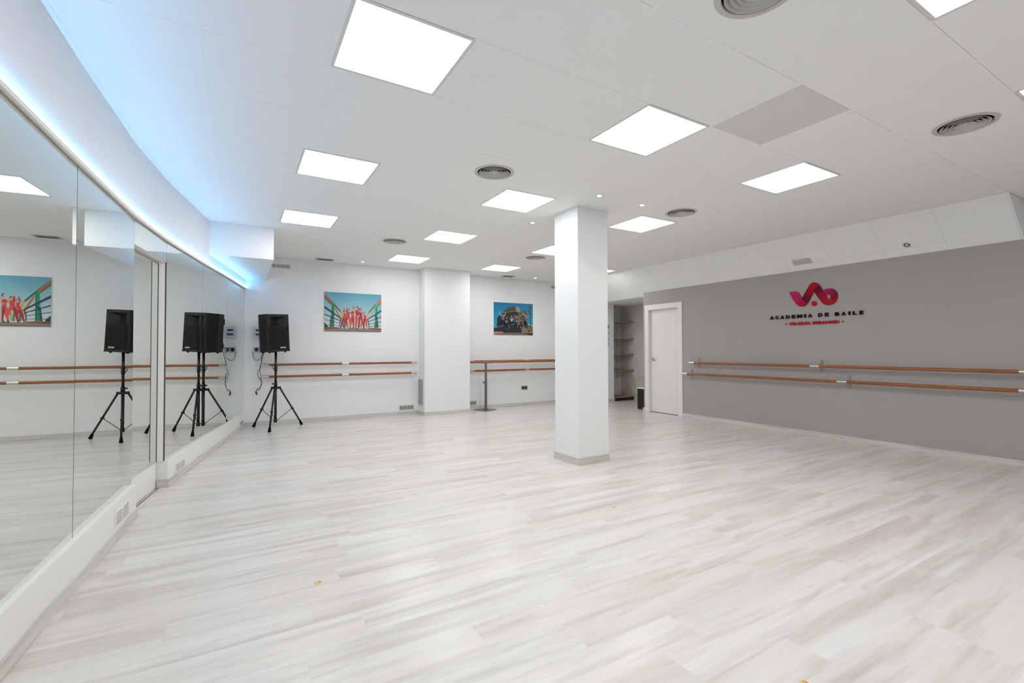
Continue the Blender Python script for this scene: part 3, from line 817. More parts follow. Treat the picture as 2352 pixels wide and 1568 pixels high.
# body: sides + back + top + bottom (front is the baffle)
cb = MB(); n = len(cab_plan)
vs = [(x, y, 0.0) for x, y in cab_plan]+[(x, y, sh) for x, y in cab_plan]
fs = [tuple(range(n-1, -1, -1)), tuple(range(n, 2*n))]+[(i, (i+1) % n, n+(i+1) % n, n+i) for i in range(n) if i != 1]
cb.add(vs, fs); cb.build('cabinet', 'black_plastic', sp)
# baffle with horn mouth
hx0, hx1, hz0, hz1 = -.145, .145, .355, .545
tx, tz0, tz1, dp = .035, .435, .500, .075
bf = MB()
bf.add([(-.175, FY, 0), (.175, FY, 0), (.175, FY, sh), (-.175, FY, sh), (hx0, FY, hz0), (hx1, FY, hz0), (hx1, FY, hz1), (hx0, FY, hz1),
        (-tx, FY+dp, tz0), (tx, FY+dp, tz0), (tx, FY+dp, tz1), (-tx, FY+dp, tz1)],
       [(0, 1, 5, 4), (1, 2, 6, 5), (2, 3, 7, 6), (3, 0, 4, 7), (4, 5, 9, 8), (5, 6, 10, 9), (6, 7, 11, 10), (7, 4, 8, 11)])
bf.build('baffle', 'black_plastic', sp)
MB().box(-tx, tx, FY+dp-.001, FY+dp+.004, tz0, tz1).build('horn_throat', 'black_deep', sp)
arch = lambda r, zc, w_, z0_: [(-w_, z0_), (w_, z0_), (w_, zc)]+[(w_*math.cos(math.pi*k/20), zc+r*math.sin(math.pi*k/20)) for k in range(1, 20)]+[(-w_, zc)]
MB().prism(arch(.150, .255, .160, .030), lambda u, v, d: (u, FY-d, v), -.002, .008).build('grille_rim', 'black_plastic', sp)
MB().prism(arch(.138, .255, .148, .040), lambda u, v, d: (u, FY-d, v), .008, .013).build('woofer_grille', 'black_deep', sp)
for s in (-1, 1):
    MB().prism([(s*.165, .30), (s*.165, .40), (s*.128, .375)], lambda u, v, d: (u, FY-d, v), .0005, .002).build('port', 'black_deep', sp)
MB().box(-.172, .172, FY-.010, FY, .004, .026).build('bottom_lip', 'black_plastic', sp, bevel=.003)
for sx_, sy_ in ((-.13, -.12), (.13, -.12), (-.09, .11), (.09, .11)):
    MB().cyl((sx_, sy_, 0), (sx_, sy_, -.016), .018, .015, n=12).build('foot', 'black_rubber', sp)
MB().cyl((0, 0, -.012), (0, 0, .02), .034, n=18).build('pole_socket', 'black_plastic', sp)
for z in (.09, .47):
    MB().box(-.10, .10, .165, .195, z-.045, z+.045).build('rear_bumper', 'black_plastic', sp, bevel=.006)

def text_mesh(name, s, size, mtl, parent, loc, rot, extrude=.002, offset=0.0, align='CENTER', space=1.0, xs=1.0):
    cu = bpy.data.curves.new(name, 'FONT'); cu.body = s; cu.size = size; cu.extrude = extrude; cu.offset = offset
    cu.align_x = align; cu.space_character = space; cu.resolution_u = 3
    o = bpy.data.objects.new(name+'_tmp', cu); COL.objects.link(o)
    dg = bpy.context.evaluated_depsgraph_get(); me = bpy.data.meshes.new_from_object(o.evaluated_get(dg))
    bpy.data.objects.remove(o, do_unlink=True)
    me.materials.clear(); me.materials.append(MATS[mtl])
    r = bpy.data.objects.new(name, me); COL.objects.link(r)
    if parent is not None: r.parent = parent
    r.location = loc; r.rotation_euler = rot; r.scale = (xs, 1, 1)
    return r
# badge lettering on the grille, one piece for each letter
for k, ch in enumerate('WORK'):
    text_mesh('badge_letter', ch, .030, 'badge_white', sp, (.043+k*.0235-.02, FY-.0135, .052), (math.pi/2, 0, 0), .0006, .0012)

# ------------------------------------------------------------------ thermostat, sockets, cables
t = thing('wall_thermostat', 'white wall control box with small display beside the speaker', 'thermostat', (.335, YBK, 1.527))
MB().box(-.098, .098, -.022, 0, -.088, .088).build('cover', 'plastic_clear', t, bevel=.004)
MB().box(-.086, .03, -.028, -.022, -.078, .066).build('fascia_plate', 'thermo_white', t, bevel=.003)
MB().box(-.076, .012, -.0295, -.028, .018, .052).build('display', 'lcd_green', t)
MB().box(-.078, .016, -.0295, -.028, -.052, -.014).build('blue_label', 'lcd_blue', t)
for k in range(4): MB().box(-.04+k*.013, -.031+k*.013, -.029, -.028, -.001, .006).build('button', 'lens_grey', t)

def socket(label, cx, y, cz, w_, h_, m_):
    t = thing('wall_socket', label, 'socket', (cx, y, cz))
    MB().box(-w_/2, w_/2, -.010, 0, -h_/2, h_/2).build('plate', m_, t, bevel=.003)
    return t
t = socket('grey double socket low on the alcove wall', 5.497, YAL, .395, .155, .085, 'socket_metal')
for dx in (-.035, .035):
    oo = MB().lathe([(.026, 0), (.025, .004), (.021, .002), (.0005, .001)], 24).build('outlet', 'black_plastic', t)
    oo.rotation_euler = (math.pi/2, 0, 0); oo.location = (dx, -.0102, 0)
t = socket('silver socket strip on the back wall with two black plugs', .325, YBK, 1.243, .20, .085, 'socket_silver')
MB().box(-.095, .095, -.0115, -.010, .026, .034).build('blue_line', 'lcd_blue', t)
for dx in (-.053, .033):
    MB().cyl((dx, -.010, 0), (dx, -.014, 0), .027, n=20).build('outlet', 'black_plastic', t)
plug1 = MB().cyl((.272, YBK-.015, 1.243), (.272, YBK-.05, 1.243), .024, .018, n=16).build('power_plug', 'black_plastic')
tag(plug1, 'round black plug in the left outlet of the silver socket strip', 'plug')
plug2 = MB().cyl((.358, YBK-.015, 1.243), (.358, YBK-.05, 1.240), .024, .018, n=16).build('power_plug', 'black_plastic')
tag(plug2, 'round black plug in the right outlet of the silver socket strip', 'plug')
def smooth_path(pts, n=8):
    P = [Vector(p) for p in pts]; P = [P[0]*2-P[1]]+P+[P[-1]*2-P[-2]]; out = []
    for i in range(1, len(P)-2):
        for k in range(n):
            s = k/n; a, b_, c, d = P[i-1:i+3]
            out.append(.5*((2*b_)+(-a+c)*s+(2*a-5*b_+4*c-d)*s*s+(-a+3*b_-3*c+d)*s**3))
    return out+[P[-2]]
def cable(label, pts, r=.0042):
    return tag(MB().tube(smooth_path(pts), r, 8).build('cable', 'cable_dark'), label, 'cable', 'thin cables hanging by the speaker')
cable('thin cable looping from the speaker back under the silver socket strip', [(.41, 8.50, 1.50), (.40, 8.58, 1.46), (.385, 8.62, 1.32), (.36, 8.66, 1.17), (.31, 8.70, 1.085), (.258, 8.71, 1.075), (.228, 8.72, 1.13), (.223, 8.735, 1.205)], .0038)
cable('thin cable dropping from the right plug past the barre ends', [(.358, 8.70, 1.238), (.352, 8.672, 1.20), (.342, 8.665, 1.08), (.330, 8.66, .96), (.300, 8.64, .90), (.288, 8.63, .86), (.305, 8.62, .79), (.338, 8.605, .745), (.352, 8.61, .70), (.330, 8.63, .645), (.285, 8.66, .60), (.268, 8.67, .575)], .0042)
cable('thin cable hanging from the speaker back down past the barre ends', [(.42, 8.49, 1.33), (.40, 8.55, 1.31), (.375, 8.585, 1.22), (.352, 8.595, 1.10), (.325, 8.59, .98), (.318, 8.585, .92), (.332, 8.58, .84), (.335, 8.575, .74), (.335, 8.59, .665), (.318, 8.62, .60), (.278, 8.65, .59), (.262, 8.66, .555), (.272, 8.66, .525)], .0042)
tag(MB().cyl((.268, 8.66, .575), (.280, 8.655, .515), .008, .010, n=10).build('cable_plug', 'black_plastic'), 'small connector at the end of the dangling cable', 'plug')

# ------------------------------------------------------------------ posters: flat prints drawn as colour on a fine grid
def paint(nu, nv, bg, shapes):
    """bg(u,v)->rgb array; shapes: list of (polygon uv, rgb); 3x3 samples for soft edges"""
    S = 3; U, V = np.meshgrid((np.arange((nu)*S)+.5)/(nu*S), (np.arange((nv)*S)+.5)/(nv*S))
    img = bg(U, V)
    for poly, c in shapes:
        inside = np.zeros(U.shape, bool); n = len(poly)
        for i in range(n):
            x0, y0 = poly[i]; x1, y1 = poly[(i+1) % n]
            if y0 == y1: continue
            cond = ((y0 > V) != (y1 > V)) & (U < (x1-x0)*(V-y0)/(y1-y0)+x0); inside ^= cond
        img[inside] = c
    return img.reshape(nv, S, nu, S, 3).mean((1, 3))
def poster(label, cx, y, cz, w_, h_, img):
    nv, nu = img.shape[:2]
    t = thing('canvas_print', label, 'poster', (cx, y, cz))
    MB().box(-w_/2, w_/2, -.012, 0, -h_/2, h_/2).build('board', 'white_lacquer', t)
    us = (np.arange(nu)+.5)/nu; us[0] = 0; us[-1] = 1
    vs_ = (np.arange(nv)+.5)/nv; vs_[0] = 0; vs_[-1] = 1
    verts = [(-w_/2+u*w_, -.0125, h_/2-v*h_) for v in vs_ for u in us]
    faces = [(j*nu+i, (j+1)*nu+i, (j+1)*nu+i+1, j*nu+i+1) for j in range(nv-1) for i in range(nu-1)]
    o = MB().add(verts, faces).build('print', 'print_ink', t, fixn=False)
    ca = o.data.color_attributes.new('ink', 'FLOAT_COLOR', 'POINT')
    c = img.reshape(-1, 3)/255.0; c = np.where(c <= .04045, c/12.92, ((c+.055)/1.055)**2.4)
    ca.data.foreach_set('color', np.concatenate([c, np.ones((len(c), 1))], 1).astype(np.float32).ravel())
    return t
m = bpy.data.materials.new('print_ink'); m.use_nodes = True; MATS['print_ink'] = m
at = m.node_tree.nodes.new('ShaderNodeAttribute'); at.attribute_name = 'ink'
b = m.node_tree.nodes['Principled BSDF']; m.node_tree.links.new(at.outputs['Color'], b.inputs['Base Color']); b.inputs['Roughness'].default_value = .35
def uv1(p):
    u = (p[0]-215)/1853; return (u, (p[1]-(130+115*u))/((1425+30*u)-(130+115*u)))
def uv2(p):
    u = (p[0]-205)/1406; return (u, (p[1]-(210+80*u))/((1385+25*u)-(210+80*u)))
def bar(x0, y0, x1, y1, w0, w1=None):
    w1 = w0 if w1 is None else w1; d = math.hypot(x1-x0, y1-y0); nx, ny = -(y1-y0)/d, (x1-x0)/d
    return [(x0+nx*w0/2, y0+ny*w0/2), (x1+nx*w1/2, y1+ny*w1/2), (x1-nx*w1/2, y1-ny*w1/2), (x0-nx*w0/2, y0-ny*w0/2)]
def blob(cx, cy, rx, ry=None, n=12):
    ry = rx if ry is None else ry
    return [(cx+rx*math.cos(2*math.pi*k/n), cy+ry*math.sin(2*math.pi*k/n)) for k in range(n)]
RED, RED2, RED3 = (212, 66, 60), (176, 40, 48), (226, 92, 80)
SKIN, HAIR = (222, 170, 140), (64, 42, 36)
S1 = []
A = lambda poly, c: S1.append(([uv1(p) for p in poly], c))
A([(215, 1130), (320, 1240), (330, 1300), (215, 1300)], (24, 66, 44))
A([(215, 200), (470, 445), (500, 560), (440, 580), (215, 330)], (158, 118, 74)); A([(215, 280), (440, 545), (440, 580), (215, 335)], (110, 76, 50)); A([(215, 195), (462, 445), (445, 470), (215, 222)], (196, 88, 74))
A([(505, 500), (740, 780), (715, 812), (505, 560)], (30, 92, 58)); A([(740, 785), (775, 800), (800, 940), (770, 1040), (735, 900), (715, 815)], (206, 172, 104))
A([(535, 590), (725, 960), (760, 1180), (800, 1290), (765, 1290), (710, 1060), (540, 700)], (176, 128, 78))
A([(455, 455), (505, 490), (520, 570), (525, 1290), (400, 1285), (440, 575)], (6, 152, 96)); A([(500, 570), (525, 570), (525, 1290), (495, 1290)], (0, 112, 72))
A([(215, 592), (765, 1015), (752, 1042), (215, 672)], (16, 58, 92)); A([(215, 850), (725, 1078), (722, 1102), (215, 886)], (18, 60, 92)); A([(215, 1035), (705, 1158), (703, 1172), (215, 1056)], (36, 70, 104))
A(bar(500, 880, 430, 980, 36), (14, 48, 80)); A(bar(430, 970, 395, 1290, 36), (14, 48, 80)); A(bar(740, 1040, 700, 1100, 26), (18, 44, 80)); A(bar(706, 1090, 694, 1300, 24), (24, 50, 86)); A([(215, 1208), (690, 1240), (690, 1252), (215, 1224)], (90, 110, 120))
A([(2070, 365), (1905, 505), (1895, 560), (2070, 440)], (226, 108, 90)); A([(2070, 430), (2070, 515), (1905, 655), (1875, 640), (1890, 580)], (200, 158, 98)); A([(2070, 490), (2070, 520), (1905, 660), (1895, 640)], (120, 84, 54))
A([(1870, 545), (1866, 602), (1640, 855), (1605, 852), (1700, 715)], (70, 146, 66)); A([(1868, 560), (1866, 602), (1650, 840), (1640, 830)], (36, 100, 52))
A([(1605, 850), (1645, 850), (1600, 1050), (1575, 1190), (1545, 1190), (1560, 950)], (214, 184, 116)); A([(1870, 640), (1860, 720), (1640, 1060), (1590, 1240), (1570, 1230), (1640, 1000)], (200, 160, 104))
A([(1872, 540), (1900, 520), (1925, 545), (1940, 650), (1948, 1318), (1838, 1318), (1866, 650)], (10, 170, 108)); A([(1866, 545), (1920, 545), (1925, 600), (1870, 640)], (120, 200, 150)); A([(1838, 1180), (1948, 1180), (1948, 1318), (1838, 1318)], (0, 128, 84))
A([(2070, 733), (2070, 797), (1592, 1066), (1580, 1048)], (14, 76, 116)); A([(2070, 952), (2070, 984), (1655, 1122), (1652, 1104)], (18, 66, 104)); A([(2070, 1112), (2070, 1134), (1660, 1208), (1658, 1194)], (60, 84, 118))
A(bar(1850, 930, 1920, 1010, 34), (14, 52, 88)); A(bar(1920, 1000, 1955, 1316, 34), (20, 50, 88)); A(bar(1600, 1060, 1635, 1120, 26), (18, 52, 96)); A(bar(1632, 1110, 1655, 1310, 26), (24, 54, 92)); A([(1660, 1268), (2070, 1255), (2070, 1270), (1660, 1282)], (96, 100, 104))
for x in (800, 930, 985, 1350): A(bar(x, 1100 if x < 1000 else 1090, x-10, 1310, 34), (190, 160, 110))
for x in (820, 935, 1325, 1400): A(bar(x, 1140, x, 1310, 30), (20, 120, 84))
A([(215, 1284), (560, 1300), (740, 1318), (740, 1340), (215, 1372)], (142, 74, 60)); A([(1560, 1322), (2070, 1338), (2070, 1402), (1700, 1362)], (140, 70, 58))
A([(215, 1366), (700, 1335), (1520, 1335), (2070, 1396), (2070, 1480), (215, 1440)], (148, 138, 126)); A([(215, 1402), (2070, 1432), (2070, 1490), (215, 1450)], (116, 106, 96))
def dancer1(polys, head, hr, hair=True):
    for p_, c in polys: A(p_, c)
    if hair: A(blob(head[0]+hr*.3, head[1]-hr*.25, hr*.95, hr*1.15), HAIR)
    A(blob(head[0], head[1], hr*.72, hr*1.0), SKIN)
dancer1([(bar(848, 690, 815, 800, 26, 40), RED2), ([(800, 800), (895, 850), (890, 930), (850, 1045), (775, 1030), (820, 900)], RED), (bar(810, 1030, 735, 1290, 80, 30), RED2), (bar(830, 1030, 880, 1190, 60, 30), RED2), (bar(735, 1280, 730, 1330, 26), (120, 50, 46))], (865, 790), 28)
dancer1([(bar(918, 590, 930, 700, 22, 36), SKIN), (bar(928, 690, 935, 830, 40, 60), RED2), (bar(1040, 740, 990, 690, 26), SKIN), (bar(1030, 740, 1015, 820, 34), SKIN), ([(905, 800), (1030, 800), (1000, 960), (960, 1010), (880, 1000), (910, 900)], RED), (bar(920, 985, 850, 1310, 90, 34), RED2), (bar(985, 960, 1045, 1200, 80, 34), RED3), (bar(848, 1290, 840, 1345, 30), (110, 46, 42))], (968, 735), 34)
dancer1([([(1040, 810), (1095, 765), (1180, 790), (1150, 890), (1165, 1020), (1050, 1010), (1075, 900)], RED), (bar(1165, 790, 1180, 880, 32), SKIN), (bar(1175, 870, 1095, 890, 26), SKIN), (bar(1085, 1000, 1035, 1300, 100, 38), RED3), (bar(1125, 1010, 1145, 1320, 70, 30), RED2), (bar(1035, 1290, 1030, 1360, 34), (104, 44, 40)), (bar(1150, 1300, 1090, 1352, 30), (90, 40, 36))], (1118, 690), 40)
dancer1([([(1185, 750), (1240, 720), (1290, 800), (1330, 880), (1290, 930), (1250, 900), (1280, 1010), (1190, 1010), (1210, 880)], RED), (bar(1240, 990, 1210, 1340, 110, 46), RED3), (bar(1260, 800, 1310, 920, 50, 36), RED2), (bar(1200, 1345, 1320, 1352, 34), (176, 30, 40))], (1232, 675), 44)
dancer1([(bar(1412, 585, 1400, 700, 20, 30), SKIN), (bar(1405, 690, 1410, 830, 30), SKIN), (bar(1300, 700, 1380, 670, 28), RED2), (bar(1300, 700, 1310, 800, 40), RED), ([(1300, 800), (1420, 820), (1415, 900), (1420, 980), (1330, 980), (1340, 900)], RED2), (bar(1350, 960, 1290, 1320, 80, 30), RED2), (bar(1390, 960, 1470, 1290, 90, 32), RED), (bar(1470, 1280, 1478, 1345, 28), (110, 46, 42))], (1355, 755), 34)
dancer1([(bar(1525, 740, 1528, 830, 18), SKIN), (bar(1450, 820, 1500, 800, 26), RED2), (bar(1570, 860, 1540, 900, 24), SKIN), ([(1440, 830), (1480, 880), (1550, 930), (1555, 1050), (1475, 1060), (1480, 960)], RED), (bar(1490, 1040, 1490, 1310, 60, 26), RED2), (bar(1540, 1040, 1580, 1310, 60, 26), RED), (bar(1485, 1300, 1480, 1345, 26), (110, 46, 42))], (1500, 860), 30, False)
def sky1(U, V):
    t = np.clip(V/.75, 0, 1)[..., None]; return (1-t)*np.array((88, 172, 196.))+t*np.array((214, 222, 226.))
img1 = paint(150, 104, sky1, S1)*.95
poster('colour photo print of six dancers in red suits on a bridge', 1.810, YBK, 1.916, .995, .692, img1)

S2 = []
B = lambda poly, c: S2.append(([uv2(p) for p in poly], c))
DK, DK2, STN = (46, 46, 54), (46, 44, 50), (168, 150, 128)
B([(310, 1120), (325, 780), (400, 690), (570, 600), (700, 565), (1010, 560), (1110, 590), (1260, 620), (1290, 1050)], DK2)
B([(1080, 590), (1260, 620), (1292, 1050), (1040, 1030)], (124, 110, 94))
B([(562, 590), (570, 515), (640, 440), (760, 392), (880, 374), (990, 378), (1080, 410), (1135, 470), (1146, 565), (1090, 575), (900, 548), (700, 572)], (84, 74, 70))
B([(985, 380), (1080, 410), (1135, 470), (1146, 565), (1090, 575), (985, 550)], STN); B([(960, 372), (1060, 395), (1125, 450), (1110, 450), (1050, 412), (960, 385)], (206, 190, 164))
B([(205, 1135), (540, 1058), (850, 1018), (1250, 1030), (1480, 1060), (1620, 1100), (1620, 1330), (205, 1300)], (44, 44, 54))
B([(1200, 1060), (1300, 1035), (1480, 1060), (1620, 1100), (1620, 1330), (1190, 1320)], (146, 130, 114)); B([(1400, 1030), (1500, 1010), (1620, 1050), (1620, 1110), (1480, 1070)], (214, 176, 134))
B([(205, 1128), (540, 1052), (850, 1012), (1250, 1022), (1250, 1042), (850, 1034), (540, 1076), (205, 1152)], (122, 142, 146)); B([(640, 575), (860, 542), (1010, 548), (1010, 566), (860, 560), (640, 592)], (150, 152, 150))
B([(205, 1268), (540, 1282), (560, 1312), (1620, 1306), (1620, 1430), (205, 1400)], (128, 110, 98)); B([(205, 1268), (530, 1278), (545, 1312), (380, 1330), (205, 1372)], (196, 150, 112)); B([(1250, 1318), (1620, 1340), (1620, 1430), (1440, 1375)], (58, 48, 42)); B([(1200, 1306), (1620, 1300), (1620, 1336)], (186, 150, 104))
B([(1420, 1230), (1490, 1190), (1480, 1290), (1440, 1290), (1400, 1250)], (70, 60, 60))
B(bar(1535, 400, 1512, 900, 10, 22), (66, 50, 44)); B(bar(1510, 880, 1565, 1310, 24), (60, 44, 42)); B(bar(1520, 650, 1340, 790, 14), (110, 70, 60))
for x, y, r_ in ((1550, 405, 36), (1485, 440, 38), (1378, 505, 34), (1470, 540, 44), (1515, 520, 44), (1480, 610, 38), (1510, 680, 38), (1300, 590, 80), (1360, 640, 60), (1180, 610, 70), (1230, 740, 60), (1180, 820, 60), (1260, 850, 50), (1440, 770, 36), (1390, 840, 34), (1505, 840, 38), (1150, 660, 50), (1340, 700, 40)):
    B(blob(x, y, r_, r_*.72, 9), (104+rng.randint(-26, 34), 88+rng.randint(-22, 26), 56+rng.randint(-16, 18)))
SK2 = (214, 168, 142); BLK = (14, 12, 14); WH = (206, 204, 206); BLU = (28, 96, 168)
def jump(parts_):
    for p_, c in parts_: B(p_, c)
jump([(bar(410, 540, 405, 620, 34), SK2), (bar(405, 620, 480, 720, 26, 40), SK2), (bar(605, 580, 610, 650, 30), SK2), (bar(610, 650, 560, 740, 30), SK2), ([(460, 720), (575, 735), (570, 870), (490, 850)], (120, 116, 124)), (blob(535, 680, 32, 42), SK2), (blob(530, 650, 34, 28), HAIR), (bar(530, 860, 480, 960, 90, 60), BLK), (bar(480, 930, 410, 1020, 60, 40), BLK), (bar(560, 880, 590, 1080, 70, 50), BLK)])
jump([(blob(655, 800, 44, 56), HAIR), (blob(664, 785, 22, 32), SK2), (bar(640, 860, 620, 960, 60), BLU), (bar(660, 880, 655, 950, 34), WH), (bar(600, 960, 590, 1080, 90, 60), BLK), (bar(650, 960, 675, 1110, 60, 40), BLK)])
jump([(blob(832, 745, 28, 40), SK2), ([(790, 775), (880, 770), (885, 900), (790, 900)], BLU), ([(810, 820), (870, 810), (875, 910), (800, 910)], WH), (bar(800, 850, 760, 795, 24), SK2), (bar(870, 790, 940, 870, 28, 20), SK2), (bar(810, 910, 770, 1060, 80, 36), BLK), (bar(860, 900, 920, 990, 70, 34), BLK), (bar(765, 1060, 705, 1200, 28, 14), (150, 120, 100)), (bar(925, 960, 925, 1010, 30), SK2)])
jump([(bar(930, 680, 960, 790, 26, 34), SK2), (bar(1000, 690, 1035, 740, 26), SK2), (bar(1035, 740, 1025, 810, 28), SK2), (blob(990, 770, 30, 40), (150, 100, 80)), (bar(970, 830, 960, 940, 76), BLU), (bar(1020, 870, 1020, 940, 26), WH), (bar(1050, 860, 1090, 880, 20), SK2), (bar(975, 950, 965, 1100, 96, 60), BLK), (bar(1040, 1100, 1065, 1090, 40, 30), (180, 172, 166))])
jump([(blob(1170, 930, 40, 54), HAIR), (bar(1150, 900, 1200, 880, 22), SK2), (bar(1180, 960, 1180, 1030, 70), (60, 40, 40)), (bar(1160, 1030, 1155, 1120, 50), BLK), (bar(1200, 1030, 1215, 1140, 50), BLK), (bar(1165, 1080, 1165, 1160, 26), SK2)])
jump([(bar(1245, 580, 1270, 690, 26, 34), SK2), (blob(1325, 705, 30, 42), SK2), ([(1265, 680), (1340, 740), (1350, 900), (1275, 900)], (96, 76, 84)), (bar(1340, 800, 1480, 690, 28, 18), SK2), (bar(1300, 900, 1310, 1100, 80, 60), BLK), (bar(1340, 900, 1390, 1080, 70, 50), BLK), (bar(1380, 1085, 1520, 1080, 40, 26), BLK), (bar(1310, 1110, 1450, 1160, 44, 24), BLK)])
def sky2(U, V):
    t = np.clip(V/.8, 0, 1)[..., None]; return (1-t)*np.array((6, 124, 176.))+t*np.array((36, 184, 214.))
img2 = paint(120, 84, sky2, S2)*.95
poster('colour photo print of people jumping before a round stone tower', 5.220, YAL, 1.908, .995, .700, img2)

# ------------------------------------------------------------------ logo and lettering on the grey wall
KX = XR-.0
def px_wall(x, y, X=KX-.012):
    """full-frame photo pixel -> (Y, z) on the wall plane X (used once, to take measurements)"""
    d = F_+R2*((x-1176)/1075.4)-U2*((y-784)/1075.4); s = X/d.x
    return (d.y*s, CZ+d.z*s)
LG = lambda x, y: px_wall(1740+x/8.711, 630+y/8.711)
sign = thing('wall_logo', 'red ribbon logo with black and red lettering on the grey wall', 'sign', (KX, 3.57, 1.9))
def gradmat(name, c0, c1, p0, p1):
    """printed two-colour gradient between two points of the wall (Y,z)"""
    m = bpy.data.materials.new(name); m.use_nodes = True; nt = m.node_tree; b = nt.nodes['Principled BSDF']; b.inputs['Roughness'].default_value = .5; b.inputs['Specular IOR Level'].default_value = .15
    tc = nt.nodes.new('ShaderNodeTexCoord')
    d = Vector((0, p1[0]-p0[0], p1[1]-p0[1])); k = d/d.length_squared
    sb = nt.nodes.new('ShaderNodeVectorMath'); sb.operation = 'SUBTRACT'; sb.inputs[1].default_value = (0, p0[0]-3.57, p0[1]-1.9)
    nt.links.new(tc.outputs['Object'], sb.inputs[0])
    dt = nt.nodes.new('ShaderNodeVectorMath'); dt.operation = 'DOT_PRODUCT'; dt.inputs[1].default_value = k; nt.links.new(sb.outputs[0], dt.inputs[0])
    mx = nt.nodes.new('ShaderNodeMix'); mx.data_type = 'RGBA'; mx.clamp_factor = True
    mx.inputs[6].default_value = lin(c0)+(1,); mx.inputs[7].default_value = lin(c1)+(1,)
    nt.links.new(dt.outputs['Value'], mx.inputs[0]); nt.links.new(mx.outputs[2], b.inputs['Base Color'])
    MATS[name] = m; return name
def rib(name, pts, mname, d0, d1, holes=None):
    poly = [LG(*p) for p in pts]
    return MB().prism([(q[0]-3.57, q[1]-1.9) for q in poly], lambda u, v, d: (-d, u, v), d0, d1).build(name, mname, sign)
gradmat('ribbon_a', (190, 34, 108), (174, 12, 40), LG(700, 370), LG(860, 620))
gradmat('ribbon_b', (84, 0, 34), (166, 10, 38), LG(940, 530), LG(1060, 250))
gradmat('ribbon_c', (84, 0, 38), (172, 12, 40), LG(1200, 270), LG(1330, 500))
gradmat('ribbon_d', (182, 34, 104), (116, 10, 34), LG(1350, 320), LG(1570, 420))
def cat(pts, n=5):
    P = smooth_path([(p[0], p[1], 0) for p in pts], n); return [(p.x, p.y) for p in P]
rib('ribbon_tail', cat([(637, 362), (690, 470), (750, 560), (800, 612), (845, 636), (890, 642), (945, 630), (985, 600), (1012, 560)])+cat([(975, 562), (925, 530), (880, 465), (838, 392), (812, 362), (780, 347), (735, 343), (680, 348)]), 'ribbon_a', .006, .016)
rib('ribbon_rise', cat([(886, 472), (960, 345), (1025, 230), (1060, 187), (1098, 166), (1135, 160), (1185, 170), (1228, 200), (1254, 238)])+cat([(1215, 238), (1178, 255), (1150, 295), (1131, 342), (1070, 455), (1012, 560), (985, 572), (945, 558), (915, 525)]), 'ribbon_b', .004, .012)
rib('ribbon_fall', cat([(1150, 294), (1178, 256), (1215, 238), (1250, 234), (1285, 285), (1330, 365), (1368, 430), (1405, 475), (1445, 503), (1490, 510), (1540, 493), (1580, 450), (1602, 400)])+cat([(1600, 462), (1576, 530), (1530, 580), (1470, 605), (1405, 612), (1340, 600), (1290, 566), (1250, 512), (1190, 432), (1131, 342)]), 'ribbon_c', .006, .016)
rib('ribbon_loop', cat([(1298, 322), (1345, 296), (1430, 280), (1500, 288), (1555, 320), (1590, 370), (1600, 410), (1585, 450), (1545, 490), (1490, 506), (1455, 500)])+cat([(1440, 478), (1455, 450), (1450, 420), (1425, 405), (1395, 408), (1378, 428), (1388, 455), (1360, 425), (1330, 372)]), 'ribbon_d', .003, .010)
rib('logo_dot', [(1131+57*math.cos(2*math.pi*k/24), 584+50*math.sin(2*math.pi*k/24)) for k in range(24)], 'sign_red', .004, .012)
# lettering: each letter a piece; placed by its measured centre and height
def letters(words, mtl, boxes, ext, offs):
    for ch, (xc, yb, yt, wpx) in zip(words, boxes):
        if ch == 'I':
            rib('letter', [(xc-wpx/2, yb), (xc+wpx/2, yb-wpx*.05), (xc+wpx/2, yt-wpx*.05), (xc-wpx/2, yt)], mtl, .006, .006+ext); continue
        (ya, za), (yc, zc) = LG(xc, yb), LG(xc, yt); yl, _ = LG(xc-wpx/2, yb); yr, _ = LG(xc+wpx/2, yb)
        o = text_mesh('letter', ch, 1.0, mtl, sign, (0, 0, 0), (0, 0, 0), 0, 0)
        me = o.data; co = np.array([v.co[:] for v in me.vertices]) if len(me.vertices) else np.zeros((1, 3))
        bpy.data.objects.remove(o, do_unlink=True)
        mn, mx_ = co.min(0), co.max(0); wv, hv = mx_[0]-mn[0], mx_[1]-mn[1]
        H, W = abs(zc-za), abs(yl-yr)
        cu = bpy.data.curves.new('letter', 'FONT'); cu.body = ch; cu.size = 1.0; cu.offset = offs; cu.extrude = ext/2; cu.resolution_u = 2
        tmp = bpy.data.objects.new('tmp', cu); COL.objects.link(tmp)
        me = bpy.data.meshes.new_from_object(tmp.evaluated_get(bpy.context.evaluated_depsgraph_get())); bpy.data.objects.remove(tmp, do_unlink=True)
        c2 = np.array([v.co[:] for v in me.vertices]); mn, mx_ = c2.min(0), c2.max(0)
        for v in me.vertices:
            u = (v.co.x-mn[0])/(mx_[0]-mn[0])-.5; q = (v.co.y-mn[1])/(mx_[1]-mn[1])
            v.co = (-(.006+ext/2)-v.co.z, (ya-3.57)-u*W, (za-1.9)+q*H)
        me.materials.clear(); me.materials.append(MATS[mtl]); me.update()
        import bmesh
        bm = bmesh.new(); bm.from_mesh(me); bmesh.ops.recalc_face_normals(bm, faces=bm.faces); bm.to_mesh(me); bm.free()
        r = bpy.data.objects.new('letter', me); COL.objects.link(r); r.parent = sign
t1 = [('A', 287), ('C', 388), ('A', 495), ('D', 608), ('E', 721), ('M', 842), ('I', 951), ('A', 1052), ('D', 1255), ('E', 1384), ('B', 1592), ('A', 1722), ('I', 1838), ('L', 1945), ('E', 2078)]
W1 = {'A': 76, 'C': 66, 'D': 76, 'E': 70, 'M': 96, 'I': 32, 'B': 80, 'L': 70}
